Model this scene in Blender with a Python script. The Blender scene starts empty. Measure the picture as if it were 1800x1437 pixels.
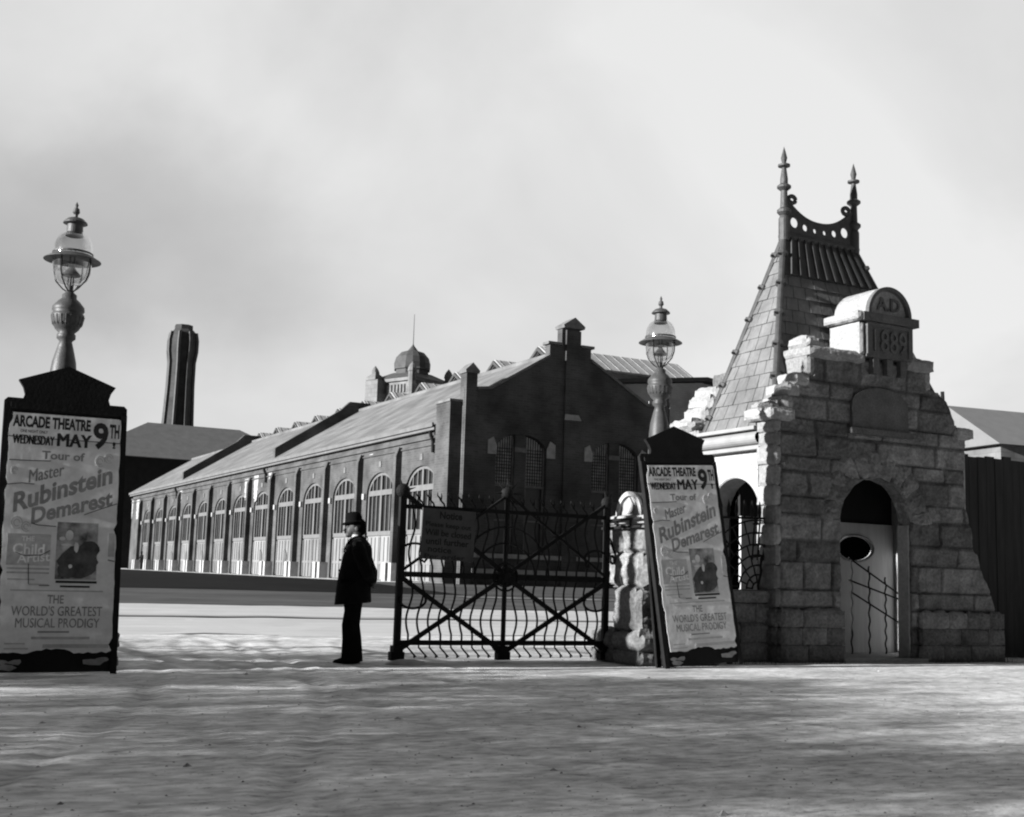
import bpy, bmesh, math, random
from mathutils import Vector, Matrix, noise
from mathutils.geometry import tessellate_polygon
random.seed(7)
R = math.radians
PI = math.pi
sc = bpy.context.scene
COL = sc.collection

# ------------------------------------------------------------------ camera
cam_d = bpy.data.cameras.new('camera')
cam = bpy.data.objects.new('camera', cam_d)
COL.objects.link(cam)
sc.camera = cam
cam_d.sensor_fit = 'HORIZONTAL'
cam_d.sensor_width = 36.0
cam_d.lens = 43.0
cam_d.clip_start = 0.1
cam_d.clip_end = 5000
_r = Vector((0.883, -0.468, 0.031)); _u = Vector((-0.091, -0.106, 0.99)); _f = Vector((0.460, 0.877, 0.136))
_f.normalize(); _r = (_r - _f * _r.dot(_f)).normalized(); _u = _r.cross(_f)
cam.matrix_world = Matrix(((_r.x, _u.x, -_f.x, 0), (_r.y, _u.y, -_f.y, 0), (_r.z, _u.z, -_f.z, 1.07), (0, 0, 0, 1)))

# ------------------------------------------------------------------ light
SUN_EL = R(14.5)
SUN_AZ = R(-1.5)       # the sun stands towards -X, turned this much towards -Y
sd = Vector((-math.cos(SUN_EL) * math.cos(SUN_AZ), -math.cos(SUN_EL) * math.sin(SUN_AZ), math.sin(SUN_EL)))
sun_d = bpy.data.lights.new('sun', 'SUN')
sun_d.energy = 5.0
sun_d.angle = R(0.8)
sun = bpy.data.objects.new('sun', sun_d)
COL.objects.link(sun)
sun.rotation_euler = sd.to_track_quat('Z', 'Y').to_euler()
sc.view_settings.view_transform = 'Standard'
sc.view_settings.look = 'None'
sc.view_settings.gamma = 1
sc.view_settings.exposure = 1.5
sc.cycles.filter_width = 2.1

w = bpy.data.worlds.new('World')
sc.world = w
w.use_nodes = True
nt = w.node_tree
nt.nodes.clear()
N = nt.nodes.new
L = nt.links.new
out = N('ShaderNodeOutputWorld')
bg = N('ShaderNodeBackground')
bg.inputs['Strength'].default_value = 0.088
sky = N('ShaderNodeTexSky')
sky.sky_type = 'NISHITA'
sky.sun_disc = False
sky.sun_elevation = SUN_EL
sky.sun_rotation = math.atan2(sd.x, sd.y)
bw = N('ShaderNodeRGBToBW')
L(sky.outputs[0], bw.inputs[0])
tc = N('ShaderNodeTexCoord')
mp = N('ShaderNodeMapping')
mp.inputs['Scale'].default_value = (1.0, 1.0, 1.5)
mp.inputs['Location'].default_value = (0.35, 1.9, 0.2)
L(tc.outputs['Generated'], mp.inputs['Vector'])
ns = N('ShaderNodeTexNoise')
ns.inputs['Scale'].default_value = 2.3
ns.inputs['Detail'].default_value = 6
ns.inputs['Roughness'].default_value = 0.52
ns.inputs['Distortion'].default_value = 0.35
L(mp.outputs[0], ns.inputs['Vector'])
cr = N('ShaderNodeMapRange')
cr.inputs['From Min'].default_value = 0.36
cr.inputs['From Max'].default_value = 0.62
cr.inputs['To Min'].default_value = 0.80
cr.inputs['To Max'].default_value = 1.03
L(ns.outputs['Fac'], cr.inputs['Value'])
# a cloud deck that is brighter ahead (+Y, +X) and darker behind the camera
dotn = N('ShaderNodeVectorMath')
dotn.operation = 'DOT_PRODUCT'
dotn.inputs[1].default_value = (0.62, 0.78, 0.05)
L(tc.outputs['Generated'], dotn.inputs[0])
dr = N('ShaderNodeMapRange')
dr.interpolation_type = 'SMOOTHSTEP'
dr.inputs['From Min'].default_value = -0.5
dr.inputs['From Max'].default_value = 1.0
dr.inputs['To Min'].default_value = 0.14
dr.inputs['To Max'].default_value = 3.15
L(dotn.outputs['Value'], dr.inputs['Value'])
# one greyer bank of cloud low on the left, its edge broken by the noise
wob = N('ShaderNodeVectorMath'); wob.operation = 'MULTIPLY_ADD'
wob.inputs[1].default_value = (0.34, 0.34, 0.34)
n5 = N('ShaderNodeTexNoise'); n5.inputs['Scale'].default_value = 3.4; n5.inputs['Detail'].default_value = 6
L(tc.outputs['Generated'], n5.inputs['Vector'])
L(n5.outputs['Color'], wob.inputs[0]); L(tc.outputs['Generated'], wob.inputs[2])
dif = N('ShaderNodeVectorMath'); dif.operation = 'SUBTRACT'; dif.inputs[1].default_value = (0.12 + .17, 0.955 + .17, 0.235 + .17)
L(wob.outputs[0], dif.inputs[0])
scl = N('ShaderNodeVectorMath'); scl.operation = 'MULTIPLY'; scl.inputs[1].default_value = (1.0, 1.0, 2.6)
L(dif.outputs[0], scl.inputs[0])
lng = N('ShaderNodeVectorMath'); lng.operation = 'LENGTH'; L(scl.outputs[0], lng.inputs[0])
bk = N('ShaderNodeMapRange'); bk.interpolation_type = 'SMOOTHSTEP'
bk.inputs['From Min'].default_value = 0.04; bk.inputs['From Max'].default_value = 0.40
bk.inputs['To Min'].default_value = 0.66; bk.inputs['To Max'].default_value = 1.0
L(lng.outputs['Value'], bk.inputs['Value'])
bm2 = N('ShaderNodeMath'); bm2.operation = 'MULTIPLY'
L(cr.outputs[0], bm2.inputs[0]); L(bk.outputs[0], bm2.inputs[1])
cr = bm2
mul = N('ShaderNodeMath')
mul.operation = 'MULTIPLY'
L(cr.outputs[0], mul.inputs[0])
L(dr.outputs[0], mul.inputs[1])
mx = N('ShaderNodeMath')
mx.operation = 'MULTIPLY_ADD'
mx.inputs[1].default_value = 0.04
L(bw.outputs[0], mx.inputs[0])
L(mul.outputs[0], mx.inputs[2])
comb = N('ShaderNodeCombineColor')
for k in range(3):
    L(mx.outputs[0], comb.inputs[k])
L(comb.outputs[0], bg.inputs['Color'])
L(bg.outputs[0], out.inputs['Surface'])

# ------------------------------------------------------------------ materials
def mat(name, col, rough=0.8, var=0.25, scale=4.0, bump=0.0, bscale=30.0, metal=0.0, tone=False, stretch=None, spec=0.3, grain=0.0):
    m = bpy.data.materials.new(name)
    m.use_nodes = True
    t = m.node_tree
    b = t.nodes['Principled BSDF']
    b.inputs['Roughness'].default_value = rough
    b.inputs['Metallic'].default_value = metal
    b.inputs['Specular IOR Level'].default_value = spec
    tcn = t.nodes.new('ShaderNodeTexCoord')
    vec = tcn.outputs['Object']
    if stretch:
        mpn = t.nodes.new('ShaderNodeMapping')
        mpn.inputs['Scale'].default_value = stretch
        t.links.new(vec, mpn.inputs['Vector'])
        vec = mpn.outputs[0]
    n1 = t.nodes.new('ShaderNodeTexNoise')
    n1.inputs['Scale'].default_value = scale
    n1.inputs['Detail'].default_value = 6
    n1.inputs['Roughness'].default_value = 0.6
    t.links.new(vec, n1.inputs['Vector'])
    mr = t.nodes.new('ShaderNodeMapRange')
    mr.inputs['From Min'].default_value = 0.3
    mr.inputs['From Max'].default_value = 0.7
    mr.inputs['To Min'].default_value = col * (1 - var)
    mr.inputs['To Max'].default_value = col * (1 + var)
    t.links.new(n1.outputs['Fac'], mr.inputs['Value'])
    val = mr.outputs[0]
    if name.startswith('dirt_ground'):
        for sc_, lo, hi, dk in ((0.9, .46, .68, .68), (9.0, .58, .66, .62), (24.0, .60, .66, .6)):
            nb_ = t.nodes.new('ShaderNodeTexNoise'); nb_.inputs['Scale'].default_value = sc_; nb_.inputs['Detail'].default_value = 7; nb_.inputs['Roughness'].default_value = .65; nb_.inputs['Distortion'].default_value = 0.0
            t.links.new(vec, nb_.inputs['Vector'])
            mb_ = t.nodes.new('ShaderNodeMapRange'); mb_.inputs['From Min'].default_value = lo; mb_.inputs['From Max'].default_value = hi; mb_.inputs['To Min'].default_value = 1.0; mb_.inputs['To Max'].default_value = dk
            t.links.new(nb_.outputs['Fac'], mb_.inputs['Value'])
            qb_ = t.nodes.new('ShaderNodeMath'); qb_.operation = 'MULTIPLY'
            t.links.new(val, qb_.inputs[0]); t.links.new(mb_.outputs[0], qb_.inputs[1]); val = qb_.outputs[0]
    if grain:
        n3 = t.nodes.new('ShaderNodeTexNoise')
        n3.inputs['Scale'].default_value = scale * 9
        n3.inputs['Detail'].default_value = 5
        t.links.new(vec, n3.inputs['Vector'])
        m3 = t.nodes.new('ShaderNodeMapRange')
        m3.inputs['From Min'].default_value = 0.3
        m3.inputs['From Max'].default_value = 0.7
        m3.inputs['To Min'].default_value = 1 - grain
        m3.inputs['To Max'].default_value = 1 + grain
        t.links.new(n3.outputs['Fac'], m3.inputs['Value'])
        q3 = t.nodes.new('ShaderNodeMath'); q3.operation = 'MULTIPLY'
        t.links.new(val, q3.inputs[0]); t.links.new(m3.outputs[0], q3.inputs[1])
        val = q3.outputs[0]
    if tone:
        a = t.nodes.new('ShaderNodeAttribute')
        a.attribute_name = 'tone'
        mm = t.nodes.new('ShaderNodeMath')
        mm.operation = 'MULTIPLY'
        t.links.new(val, mm.inputs[0])
        t.links.new(a.outputs['Fac'], mm.inputs[1])
        val = mm.outputs[0]
    cc = t.nodes.new('ShaderNodeCombineColor')
    for k in range(3):
        t.links.new(val, cc.inputs[k])
    t.links.new(cc.outputs[0], b.inputs['Base Color'])
    if bump:
        n2 = t.nodes.new('ShaderNodeTexNoise')
        n2.inputs['Scale'].default_value = bscale
        n2.inputs['Detail'].default_value = 8
        t.links.new(vec, n2.inputs['Vector'])
        bp = t.nodes.new('ShaderNodeBump')
        bp.inputs['Strength'].default_value = bump
        bp.inputs['Distance'].default_value = 0.02
        t.links.new(n2.outputs['Fac'], bp.inputs['Height'])
        t.links.new(bp.outputs[0], b.inputs['Normal'])
    return m

def brick_mat(name, c1, c2, mortar, bw_, bh_, msize=0.02, bump=0.3, rough=0.85, slope=False, var=0.3):
    """courses laid on whichever vertical (or sloping) face the point lies on"""
    m = bpy.data.materials.new(name)
    m.use_nodes = True
    t = m.node_tree
    nd = t.nodes.new
    lk = t.links.new
    b = t.nodes['Principled BSDF']
    b.inputs['Roughness'].default_value = rough
    b.inputs['Specular IOR Level'].default_value = 0.2
    g = nd('ShaderNodeNewGeometry')
    tcn = nd('ShaderNodeTexCoord')
    sn = nd('ShaderNodeSeparateXYZ'); lk(g.outputs['True Normal'], sn.inputs[0])
    sp = nd('ShaderNodeSeparateXYZ'); lk(tcn.outputs['Object'], sp.inputs[0])
    ax = nd('ShaderNodeMath'); ax.operation = 'ABSOLUTE'; lk(sn.outputs['X'], ax.inputs[0])
    ay = nd('ShaderNodeMath'); ay.operation = 'ABSOLUTE'; lk(sn.outputs['Y'], ay.inputs[0])
    gt = nd('ShaderNodeMath'); gt.operation = 'GREATER_THAN'; lk(ax.outputs[0], gt.inputs[0]); lk(ay.outputs[0], gt.inputs[1])
    mixn = nd('ShaderNodeMix'); mixn.data_type = 'FLOAT'
    lk(gt.outputs[0], mixn.inputs['Factor']); lk(sp.outputs['X'], mixn.inputs['A']); lk(sp.outputs['Y'], mixn.inputs['B'])
    cb = nd('ShaderNodeCombineXYZ'); lk(mixn.outputs['Result'], cb.inputs['X']); lk(sp.outputs['Z'], cb.inputs['Y'])
    bt = nd('ShaderNodeTexBrick')
    bt.inputs['Scale'].default_value = 1.0
    bt.inputs['Brick Width'].default_value = bw_
    bt.inputs['Row Height'].default_value = bh_
    bt.inputs['Mortar Size'].default_value = msize
    bt.inputs['Mortar Smooth'].default_value = 0.3
    bt.inputs['Color1'].default_value = (c1, c1, c1, 1)
    bt.inputs['Color2'].default_value = (c2, c2, c2, 1)
    bt.inputs['Mortar'].default_value = (mortar, mortar, mortar, 1)
    lk(cb.outputs[0], bt.inputs['Vector'])
    n1 = nd('ShaderNodeTexNoise'); n1.inputs['Scale'].default_value = 0.6; n1.inputs['Detail'].default_value = 8
    lk(tcn.outputs['Object'], n1.inputs['Vector'])
    mr = nd('ShaderNodeMapRange')
    mr.inputs['From Min'].default_value = 0.3; mr.inputs['From Max'].default_value = 0.7
    mr.inputs['To Min'].default_value = 1 - var; mr.inputs['To Max'].default_value = 1 + var
    lk(n1.outputs['Fac'], mr.inputs['Value'])
    mu = nd('ShaderNodeVectorMath'); mu.operation = 'SCALE'
    lk(bt.outputs['Color'], mu.inputs[0]); lk(mr.outputs[0], mu.inputs['Scale'])
    lk(mu.outputs[0], b.inputs['Base Color'])
    bp = nd('ShaderNodeBump'); bp.inputs['Strength'].default_value = bump; bp.inputs['Distance'].default_value = 0.02; bp.invert = True
    lk(bt.outputs['Fac'], bp.inputs['Height'])
    lk(bp.outputs[0], b.inputs['Normal'])
    return m

def glass_mat(name, tint=0.9, refl=0.12):
    m = bpy.data.materials.new(name)
    m.use_nodes = True
    t = m.node_tree
    t.nodes.clear()
    o = t.nodes.new('ShaderNodeOutputMaterial')
    tr = t.nodes.new('ShaderNodeBsdfTransparent'); tr.inputs[0].default_value = (tint, tint, tint, 1)
    gl = t.nodes.new('ShaderNodeBsdfGlossy'); gl.inputs['Roughness'].default_value = 0.05
    gl.inputs[0].default_value = (1, 1, 1, 1)
    lw = t.nodes.new('ShaderNodeLayerWeight'); lw.inputs['Blend'].default_value = 0.35
    mr = t.nodes.new('ShaderNodeMapRange'); mr.inputs['To Min'].default_value = refl * 0.5; mr.inputs['To Max'].default_value = 0.75
    t.links.new(lw.outputs['Facing'], mr.inputs['Value'])
    mxn = t.nodes.new('ShaderNodeMixShader')
    t.links.new(mr.outputs[0], mxn.inputs[0]); t.links.new(tr.outputs[0], mxn.inputs[1]); t.links.new(gl.outputs[0], mxn.inputs[2])
    t.links.new(mxn.outputs[0], o.inputs[0])
    return m

M = dict(
    iron=mat('black_iron', 0.008, 0.75, 0.3, 8, 0.2, 60, spec=0.15),
    greyiron=mat('grey_painted_iron', 0.042, 0.5, 0.3, 10, 0.15, 60),
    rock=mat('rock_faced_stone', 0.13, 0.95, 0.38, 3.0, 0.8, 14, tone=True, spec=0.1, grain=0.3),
    rocklit=mat('sunlit_rock_faced_stone', 0.20, 0.95, 0.2, 3.0, 0.7, 14, tone=True, spec=0.1, grain=0.2),  # paler copy of the rock stone, sunlight put into its colour
    dressed=mat('dressed_stone', 0.27, 0.9, 0.16, 2.2, 0.5, 12, tone=False, spec=0.1, grain=0.15),
    carved=mat('carved_stone', 0.085, 0.9, 0.2, 4, 0.4, 25, spec=0.1, grain=0.2),
    trim=mat('painted_trim', 0.20, 0.6, 0.15, 3),
    brick=brick_mat('dark_brick', 0.050, 0.066, 0.072, 0.42, 0.13, 0.018, var=0.45),
    slate=brick_mat('slate_roof', 0.09, 0.11, 0.045, 0.42, 0.30, 0.02, 0.8, 0.7, var=0.18),
    lead=mat('lead_flashing', 0.10, 0.6, 0.25, 5, 0.2, 20),
    longroof=brick_mat('sheet_roof', 0.105, 0.13, 0.085, 1.6, 0.32, 0.012, 0.2, 0.75, var=0.3),
    metalroof=mat('pale_metal_roof', 0.26, 0.6, 0.25, 1.0, 0.2, 6, stretch=(3.0, 1.2, 0.4)),
    cornice=mat('cornice_paint', 0.11, 0.7, 0.2, 1.2),
    whitewood=mat('pale_painted_wood', 0.15, 0.7, 0.22, 1.2, 0.1, 10, stretch=(1, 1, 0.4)),
    doorb=mat('yellowed_door_paint', 0.125, 0.7, 0.25, 1.2, stretch=(1, 1, 0.4)),
    doorc=mat('fresh_door_paint', 0.18, 0.7, 0.2, 1.2, stretch=(1, 1, 0.4)),
    doorpatch=mat('door_dark_patch', 0.07, 0.8, 0.4, 1.5),
    stain=mat('lime_stain', 0.27, 0.9, 0.4, 2.5),
    framewood=mat('window_frame_paint', 0.11, 0.7, 0.15, 1.5),
    whitestone=mat('pale_stone_block', 0.30, 0.85, 0.2, 3),
    shadestone=mat('light_stone_trim', 0.27, 0.85, 0.25, 3),
    greytrim=mat('weathered_stone_trim', 0.12, 0.85, 0.35, 3),
    pane=mat('dark_glass', 0.022, 0.35, 0.4, 3, spec=0.5),
    palepane=mat('painted_sky_glass', 0.45, 0.3, 0.5, 2.5, spec=0.5),  # pale sky reflection painted in as base colour
    lattice=mat('lattice_bars', 0.02, 0.7, 0.3, 3),
    dirt=mat('dirt_ground', 0.54, 1.0, 0.30, 1.1, 0.4, 45, spec=0.02, grain=0.30, stretch=(0.7, 1.3, 1)),
    courtdirt=mat('dirt_ground_tracked', 0.52, 1.0, 0.26, 1.1, 0.4, 45, tone=True, spec=0.02, grain=0.30, stretch=(0.7, 1.3, 1)),
    road=mat('macadam_road', 0.42, 1.0, 0.13, 0.7, 0.5, 18, stretch=(0.12, 1.0, 1.0), spec=0.05, grain=0.08),
    track=mat('worn_wheel_track', 0.24, 1.0, 0.3, 1.2, stretch=(0.15, 1.0, 1.0), spec=0.02),
    farground=mat('packed_earth', 0.075, 1.0, 0.35, 0.5, 0.5, 8, stretch=(0.2, 1.0, 1.0), spec=0.05, grain=0.2),
    lawn=mat('dark_grass', 0.008, 1.0, 0.5, 0.8, 0.5, 8, spec=0.05, stretch=(0.3, 1.0, 1.0)),
    path=mat('pale_path', 0.17, 1.0, 0.4, 1.0, spec=0.05),
    black=mat('black_cloth', 0.007, 0.95, 0.4, 8, 0.4, 30, spec=0.05),
    trousers=mat('dark_trousers', 0.006, 0.95, 0.3, 8, spec=0.02),
    skin=mat('skin', 0.03, 0.6, 0.1, 5),
    shirt=mat('white_linen', 0.35, 0.8, 0.1, 5),
    hat=mat('felt_hat', 0.004, 0.9, 0.2, 10, spec=0.03),
    board=mat('black_board', 0.008, 0.7, 0.35, 5, 0.2, 30, spec=0.15),
    paper=mat('poster_paper', 0.62, 0.9, 0.12, 3.0, 0.3, 5, spec=0.1, grain=0.05),
    ink=mat('black_ink', 0.02, 0.8, 0.2, 20),
    ink2=mat('faded_ink', 0.20, 0.8, 0.25, 12),
    ink3=mat('grey_halftone', 0.36, 0.8, 0.2, 14),
    photo_d=mat('photo_print_dark', 0.05, 0.8, 0.7, 9),
    photo_l=mat('photo_print_light', 0.5, 0.8, 0.2, 9),
    sign=mat('dark_sign_board', 0.055, 0.8, 0.25, 4),
    signink=mat('sign_lettering', 0.012, 0.8, 0.2, 9),
    inner=mat('porch_boards', 0.36, 0.7, 0.15, 2.5, 0.3, 12, stretch=(6, 6, 0.4)),
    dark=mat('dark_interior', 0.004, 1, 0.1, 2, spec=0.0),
    chimney=brick_mat('chimney_brick', 0.034, 0.042, 0.04, 0.5, 0.2, 0.02),
    towerstone=brick_mat('tower_stone', 0.12, 0.15, 0.10, 0.9, 0.4, 0.02),
    hallwall=brick_mat('hall_brick', 0.30, 0.34, 0.28, 0.42, 0.13, 0.02),
    darkroof=mat('dark_slate_roof', 0.10, 0.85, 0.15, 1),
    domeroof=mat('dome_metal', 0.045, 0.7, 0.25, 2),
    darkwall=mat('shade_dark_wall', 0.012, 0.9, 0.3, 1.5),  # near black, with the shade of its faces put into the colour
    fence=mat('dark_fence_boards', 0.02, 0.9, 0.4, 2.0, stretch=(5, 5, 0.5)),
    bark=mat('bark', 0.05, 0.95, 0.3, 6, 0.5, 20),
    leaf=mat('leaves', 0.05, 0.8, 0.4, 6),
    glass=glass_mat('lamp_glass', 0.86, 0.22),
)

# ------------------------------------------------------------------ helpers
def tag(o, label=None, cat=None, group=None, kind=None):
    if label: o['label'] = label
    if cat: o['category'] = cat
    if group: o['group'] = group
    if kind: o['kind'] = kind
    return o

def empty(name, loc=(0, 0, 0), rz=0.0, label=None, cat=None, group=None):
    o = bpy.data.objects.new(name, None)
    o.empty_display_size = 0.3
    COL.objects.link(o)
    o.location = loc
    o.rotation_euler = (0, 0, rz)
    return tag(o, label, cat, group)

def mkobj(name, bm, m, parent=None, smooth=False, keep_world=True):
    me = bpy.data.meshes.new(name)
    bmesh.ops.recalc_face_normals(bm, faces=bm.faces[:])
    bm.to_mesh(me)
    bm.free()
    me.materials.append(M[m] if isinstance(m, str) else m)
    if smooth:
        for p in me.polygons: p.use_smooth = True
    o = bpy.data.objects.new(name, me)
    COL.objects.link(o)
    if parent:
        o.parent = parent
    return o

def box(bm, x0, x1, y0, y1, z0, z1, mtx=None):
    vs = [bm.verts.new((x, y, z)) for x in (x0, x1) for y in (y0, y1) for z in (z0, z1)]
    if mtx:
        for v in vs: v.co = mtx @ v.co
    for f in ((0, 1, 3, 2), (4, 6, 7, 5), (0, 4, 5, 1), (2, 3, 7, 6), (0, 2, 6, 4), (1, 5, 7, 3)):
        bm.faces.new([vs[i] for i in f])
    return vs

def bar(bm, a, b, wd, dp=None, n=4, up=Vector((0, 1, 0))):
    """straight bar between two points; n=4 square section else round"""
    a = Vector(a); b = Vector(b)
    if dp is None: dp = wd
    d = (b - a).normalized()
    if abs(d.dot(up)) > 0.98: up = Vector((1, 0, 0))
    s = d.cross(up).normalized(); t = s.cross(d).normalized()
    rings = []
    for p in (a, b):
        ring = []
        for k in range(n):
            an = 2 * PI * (k + 0.5) / n
            c = math.cos(an) * (1.4142 if n == 4 else 1); q = math.sin(an) * (1.4142 if n == 4 else 1)
            ring.append(bm.verts.new(p + s * c * wd / 2 + t * q * dp / 2))
        rings.append(ring)
    for k in range(n):
        bm.faces.new((rings[0][k], rings[0][(k + 1) % n], rings[1][(k + 1) % n], rings[1][k]))
    bm.faces.new(rings[0][::-1]); bm.faces.new(rings[1])

def tube(bm, pts, rad, n=6, up=Vector((0, 1, 0)), cap=True):
    pts = [Vector(p) for p in pts]
    rings = []
    for i, p in enumerate(pts):
        d = (pts[min(i + 1, len(pts) - 1)] - pts[max(i - 1, 0)])
        if d.length < 1e-9: d = Vector((0, 0, 1))
        d.normalize()
        u = up if abs(d.dot(up)) < 0.97 else Vector((1, 0, 0))
        s = d.cross(u).normalized(); t = s.cross(d).normalized()
        r = rad[i] if isinstance(rad, (list, tuple)) else rad
        rings.append([bm.verts.new(p + s * math.cos(2 * PI * (k + .5) / n) * r + t * math.sin(2 * PI * (k + .5) / n) * r) for k in range(n)])
    for i in range(len(rings) - 1):
        for k in range(n):
            bm.faces.new((rings[i][k], rings[i][(k + 1) % n], rings[i + 1][(k + 1) % n], rings[i + 1][k]))
    if cap:
        bm.faces.new(rings[0][::-1]); bm.faces.new(rings[-1])

def lathe(bm, prof, cx=0, cy=0, n=24, cz=0, squash=1.0, rot=0.0):
    rings = []
    for r, z in prof:
        if r < 1e-5:
            rings.append([bm.verts.new((cx, cy, z + cz))])
        else:
            rings.append([bm.verts.new((cx + r * math.cos(2 * PI * k / n + rot), cy + r * squash * math.sin(2 * PI * k / n + rot), z + cz)) for k in range(n)])
    for a, b in zip(rings[:-1], rings[1:]):
        for k in range(n):
            k2 = (k + 1) % n
            if len(a) == 1 and len(b) == 1: continue
            if len(a) == 1: bm.faces.new((a[0], b[k2], b[k]))
            elif len(b) == 1: bm.faces.new((a[k], a[k2], b[0]))
            else: bm.faces.new((a[k], a[k2], b[k2], b[k]))
    if len(rings[0]) > 1: bm.faces.new(rings[0][::-1])
    if len(rings[-1]) > 1: bm.faces.new(rings[-1])

def slab(bm, outer, holes, t0, t1, fn):
    """plate with holes: outline in (u,v); fn(u,v,w) -> xyz; w from t0 to t1"""
    loops = [outer] + list(holes)
    flat = [p for lp in loops for p in lp]
    tris = tessellate_polygon([[Vector((p[0], p[1], 0)) for p in lp] for lp in loops])
    va = [bm.verts.new(fn(p[0], p[1], t0)) for p in flat]
    vb = [bm.verts.new(fn(p[0], p[1], t1)) for p in flat]
    for a, b, c in tris:
        if len({a, b, c}) < 3: continue
        try:
            bm.faces.new((va[a], va[b], va[c])); bm.faces.new((vb[c], vb[b], vb[a]))
        except ValueError: pass
    o = 0
    for lp in loops:
        n = len(lp)
        for i in range(n):
            j = (i + 1) % n
            bm.faces.new((va[o + i], va[o + j], vb[o + j], vb[o + i]))
        o += n

def arch(u0, u1, v0, vs, vc, n=14):
    """opening outline: jambs from v0 to spring vs, crown at vc"""
    c = (u0 + u1) / 2; r = (u1 - u0) / 2
    pts = [(u0, v0), (u1, v0)]
    for k in range(n + 1):
        a = PI * k / n
        pts.append((c + r * math.cos(a), vs + (vc - vs) * math.sin(a)))
    return pts

def archband(u0, u1, vs, vc, t, n=14, legs=None):
    """ring following the arch, t thick inwards"""
    c = (u0 + u1) / 2; r = (u1 - u0) / 2; rr = r - t; h = vc - vs; hh = h - t
    o = [(c + r * math.cos(PI * k / n), vs + h * math.sin(PI * k / n)) for k in range(n + 1)]
    i = [(c + rr * math.cos(PI * k / n), vs + hh * math.sin(PI * k / n)) for k in range(n + 1)]
    if legs is not None:
        o = [(u1, legs)] + o + [(u0, legs)]
        i = [(u1 - t, legs)] + i + [(u0 + t, legs)]
    return o + i[::-1]

def stone(bm, x0, x1, y0, y1, z0, z1, amp=0.02, res=0.07, tone=None, bulge=1.0, edge=0.012):
    """one rock-faced block: its faces are a grid pushed out at random and pinched at the edges"""
    lay = bm.verts.layers.float.get('tone') or bm.verts.layers.float.new('tone')
    if tone is None: tone = random.uniform(0.75, 1.25)
    sx, sy, sz = x1 - x0, y1 - y0, z1 - z0
    nx, ny, nz = [max(2, min(14, int(round(s / res)))) for s in (sx, sy, sz)]
    off = Vector((random.uniform(-50, 50), random.uniform(-50, 50), random.uniform(-50, 50)))
    cache = {}
    def vert(i, j, k):
        key = (i, j, k)
        if key in cache: return cache[key]
        p = Vector((x0 + sx * i / nx, y0 + sy * j / ny, z0 + sz * k / nz))
        d = Vector((0, 0, 0))
        for ax, (q, nn) in enumerate(((i, nx), (j, ny), (k, nz))):
            if q == 0: d[ax] = -1
            if q == nn: d[ax] = 1
        cnt = sum(1 for c in d if c)
        h = noise.noise((p + off) * 5.0) * 0.9 + noise.noise((p + off) * 13.0) * 0.6
        if cnt == 1:
            p += d * amp * (0.8 * bulge + h)
        else:
            p -= d * edge * (0.6 + 0.8 * abs(h))
        v = bm.verts.new(p); v[lay] = tone
        cache[key] = v
        return v
    def face(q):
        bm.faces.new([vert(*c) for c in q])
    for i in range(nx):
        for j in range(ny):
            face(((i, j, 0), (i, j + 1, 0), (i + 1, j + 1, 0), (i + 1, j, 0)))
            face(((i, j, nz), (i + 1, j, nz), (i + 1, j + 1, nz), (i, j + 1, nz)))
    for i in range(nx):
        for k in range(nz):
            face(((i, 0, k), (i + 1, 0, k), (i + 1, 0, k + 1), (i, 0, k + 1)))
            face(((i, ny, k), (i, ny, k + 1), (i + 1, ny, k + 1), (i + 1, ny, k)))
    for j in range(ny):
        for k in range(nz):
            face(((0, j, k), (0, j, k + 1), (0, j + 1, k + 1), (0, j + 1, k)))
            face(((nx, j, k), (nx, j + 1, k), (nx, j + 1, k + 1), (nx, j, k + 1)))

def inpoly(u, v, poly):
    c = False
    n = len(poly)
    for i in range(n):
        a = poly[i]; b = poly[i - 1]
        if (a[1] > v) != (b[1] > v) and u < (b[0] - a[0]) * (v - a[1]) / (b[1] - a[1]) + a[0]:
            c = not c
    return c

def snap(u, v, polys):
    best = None; bp = (u, v)
    for poly in polys:
        for i in range(len(poly)):
            ax, ay = poly[i - 1]; bx, by = poly[i]
            dx, dy = bx - ax, by - ay
            l2 = dx * dx + dy * dy
            if l2 < 1e-12: continue
            t = max(0, min(1, ((u - ax) * dx + (v - ay) * dy) / l2))
            px, py = ax + dx * t, ay + dy * t
            d = (px - u) ** 2 + (py - v) ** 2
            if best is None or d < best: best = d; bp = (px, py)
    return bp

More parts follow.
